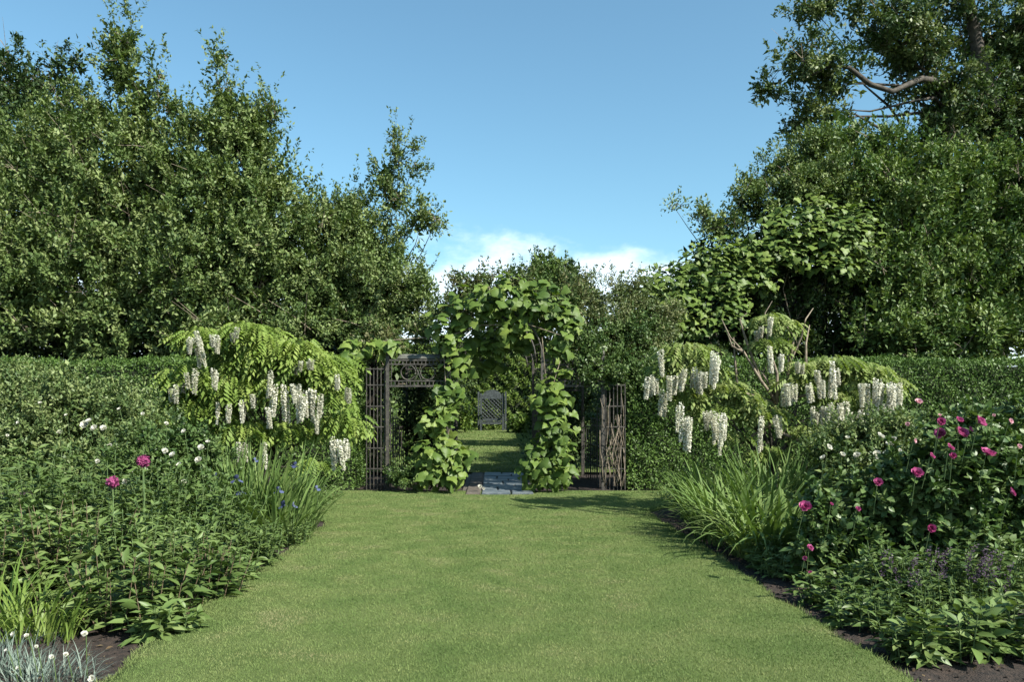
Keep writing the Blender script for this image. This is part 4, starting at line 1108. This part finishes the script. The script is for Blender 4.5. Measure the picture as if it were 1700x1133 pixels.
# ----- right bed
G3 = 'strap leaved clumps in the right bed'
strap_clump('daylily_clump', 'large arching strap leaved clump leaning over the right lawn edge', 'daylily', P(1222, 680, 10.0)*[1, 1, 0]+[0, 0, -.05], (.5, .8), 380, 1.0, .034, 'iris', 121, archs=(.25, .45, .65, .8), group=G3, leanf=.45)
strap_clump('daylily_clump', 'arching strap leaves at the far end of the right bed in front of the hedge', 'daylily', P(1180, 680, 11.9)*[1, 1, 0]+[0, 0, -.05], (.42, .6), 260, 1.0, .030, 'iris', 122, archs=(.2, .4, .6), group=G3, leanf=.4)
strap_clump('daylily_clump', 'taller upright strap leaves below the middle of the right wisteria', 'daylily', P(1290, 680, 11.0)*[1, 1, 0]+[0, 0, -.05], (.6, .4), 230, 1.2, .028, 'iris', 123, archs=(.08, .2, .35), group=G3, leanf=.3)
strap_clump('daylily_clump', 'nearest drooping strap leaves in the right bed beside the small pink rose', 'daylily', P(1275, 680, 8.9)*[1, 1, 0]+[0, 0, -.05], (.4, .5), 260, .95, .036, 'iris', 124, archs=(.4, .6, .8), group=G3, leanf=.5)
b3 = bush('rose_bush', 'white flowered rose bush between the strap leaves and the pink roses', 'rose bush', 1420, 10.6,
     [E(1400,740,60,34,10.6), E(1450,730,55,40,10.6), E(1480,760,40,40,10.4), E(1380,780,50,40,10.4), E(1440,800,60,40,10.2), E(1500,720,40,30,10.8)],
     18000, .06, 'rosy2', 83, clump_r=.10, nshoot=100, shoot_len=.2, shoot_r=.035)
flowers(b3, [(1375,744,1.2),(1367,761),(1398,756),(1461,725,1.3),(1478,738,1.3),(1455,756,1.4),(1472,755,1.2),(1423,757,1.1),(1407,728,.8),(1492,750,1),(1484,730,.9)], 'white', 9.85, frng, .09)
b4 = bush('rose_bush', 'large rose bush with deep pink double flowers at the right edge', 'rose bush', 1590, 7.6,
     [E(1580,730,60,36,7.6), E(1640,730,70,40,7.6), E(1540,780,60,40,7.5), E(1610,790,90,60,7.4), E(1690,790,60,80,7.6), E(1560,850,80,50,7.4), E(1660,880,80,60,7.4), E(1500,800,40,40,7.7), E(1480,850,50,50,7.6), E(1700,700,40,30,7.8), E(1590,930,90,60,7.3)],
     26000, .075, 'rosy', 84, clump_r=.10, nshoot=90, shoot_len=.2, shoot_r=.03, tmpl=T_LENS, aspect=.62)
flowers(b4, [(1562,701,1),(1592,699,.9),(1625,702,1.5),(1562,721,1.3),(1595,721,1.6),(1610,714,.8),(1576,744,1),(1582,758,.8),(1546,758,.8),(1639,755,1.7),(1522,787,1.3),(1458,802,1),(1678,818,1.1),(1546,878,1.0)], 'pink', 6.75, frng, .088)
flowers(b4, [(1525,668,1.1),(1518,732,.8),(1507,705,.7),(1677,700,.9),(1692,742,.8),(1560,690,.5),(1650,690,.5)], 'palepink', 6.9, frng, .065)
perennial('shaded leafy perennial overhanging the dark soil at the right lawn edge', 1300, 8.3, (.26, .35), 40, .36, .10, 'peren', 138, group='leafy perennials in the right bed', per=6)
b5 = bush('rose_bush', 'small low rose with pink buds at the right lawn edge', 'rose bush', 1385, 7.6,
     [E(1390,850,50,40,7.8), E(1360,890,28,50,7.6), E(1400,920,50,40,7.5), E(1440,870,40,50,7.8), E(1365,935,22,24,7.4)],
     7500, .075, 'rosy', 85, clump_r=.09, nshoot=50, shoot_len=.2, shoot_r=.03, tmpl=T_LENS, aspect=.6)
flowers(b5, [(1337,843,1.5),(1424,846,.7),(1344,911,.9),(1337,928,.6),(1344,952,.7),(1380,838,.5)], 'pink', 7.1, frng, .085)
perennial('low leafy plant in the dark soil under the small rose', 1415, 6.6, (.40, .40), 50, .34, .13, 'peren', 131, group='leafy perennials in the right bed', per=5)
perennial('dark shaded perennial under the large pink rose bush', 1590, 6.5, (.75, .4), 48, .62, .12, 'peren', 132, group='leafy perennials in the right bed', per=8)
perennial('sunlit leafy plant with pale stems at the bottom right of the bed', 1580, 5.25, (.30, .22), 22, .34, .15, 'peren2', 133, group='leafy perennials in the right bed', per=6, aspect=.36)
perennial('broad leaved plant cut by the right edge near the bottom corner', 1700, 5.4, (.30, .25), 24, .46, .15, 'peren2', 134, group='leafy perennials in the right bed', per=6, aspect=.36)
perennial('small plant creeping onto the lawn edge at the bottom right', 1500, 5.3, (.14, .18), 18, .26, .12, 'peren2', 135, group='leafy perennials in the right bed', per=5)
perennial('tall narrow leaved perennial at the right edge behind the pink rose', 1680, 9.2, (.7, .5), 90, 1.4, .12, 'peren2', 136, group='leafy perennials in the right bed', per=12)
perennial('soft low plant spilling over the right lawn edge near the strap leaves', 1290, 7.9, (.20, .35), 40, .26, .09, 'peren2', 139, group='leafy perennials in the right bed', per=5)
perennial('low plant spilling from the dark soil midway along the right lawn edge', 1440, 6.0, (.22, .30), 36, .28, .10, 'peren', 140, group='leafy perennials in the right bed', per=5)
perennial('bushy dark perennial between the small rose and the salvia', 1510, 6.7, (.45, .30), 34, .50, .10, 'peren', 143, group='leafy perennials in the right bed', per=8)
# salvia spikes
sl = perennial('dusky purple salvia spikes in front of the dark foliage of the right bed', 1570, 6.0, (.42, .22), 46, .40, .09, 'peren', 137, per=6, name='salvia', cat='salvia', aspect=.25)
rng = np.random.default_rng(8)
n = 60
V, F, k = replicate(T_KITE, np.stack([rng.normal(size=n)*.012, rng.normal(size=n)*.012, rng.uniform(0, .22, n)], 1), frames(rdirs(rng, n)+np.array([0, 0, .5]), rdirs(rng, n)), np.full(n, .012), np.full(n, .02), np.full(n, .01))
spm = nmesh('flower_spike', V, F, M['salvia'], np.repeat(rng.uniform(0, 1, n), k))
for k in range(18):
    o = link('flower_spike', spm, sl); o.location = (rng.uniform(-.4, .4), rng.uniform(-.2, .2), rng.uniform(.30, .44)); o.rotation_euler = (rng.normal()*.2, rng.normal()*.25, 0)

# foliage under and between plants
def cover(label, x0, x1, y0, y1, n, seed, mat, h=.35, leaf=.07):
    rng = np.random.default_rng(seed)
    x = rng.uniform(x0, x1, n); y = rng.uniform(y0, y1, n)
    z = rng.uniform(0, 1, n)**1.2*h*(.6+.4*np.sin(x*2.3+y*1.7))
    D_ = rdirs(rng, n)+np.array([0, 0, .3]); N_ = rdirs(rng, n)*.6+np.array([0, -.3, 1])
    o = leaf_object('ground_cover', T_KITE, np.stack([x, y, z-.03], 1), D_, N_, leaf, M[mat], None, rng, kind='stuff')
    tag(o, label, 'ground cover')
cover('low green ground cover beneath the plants of the left bed', -8.5, -2.75, 6.4, 15.3, 26000, 141, 'peren')
cover('low green ground cover beneath the plants of the right bed', 3.0, 8.5, 7.0, 15.3, 22000, 142, 'peren')
# fallen cream flower by the path
t = thing('fallen_rose', 'cream rose bloom lying on the left edge of the slate path', 'flower', P(797, 803, 15.3)*[1, 1, 0]+[0, 0, .03])
o = link('petals', FL['white'][0], t); o.scale = (.10,)*3; o.rotation_euler = (R(60), 0, 0); o.location = (0, 0, .08)
o = link('petals', FL['white'][1], t); o.scale = (.07,)*3; o.rotation_euler = (R(75), R(30), 0); o.location = (.07, -.05, .05)
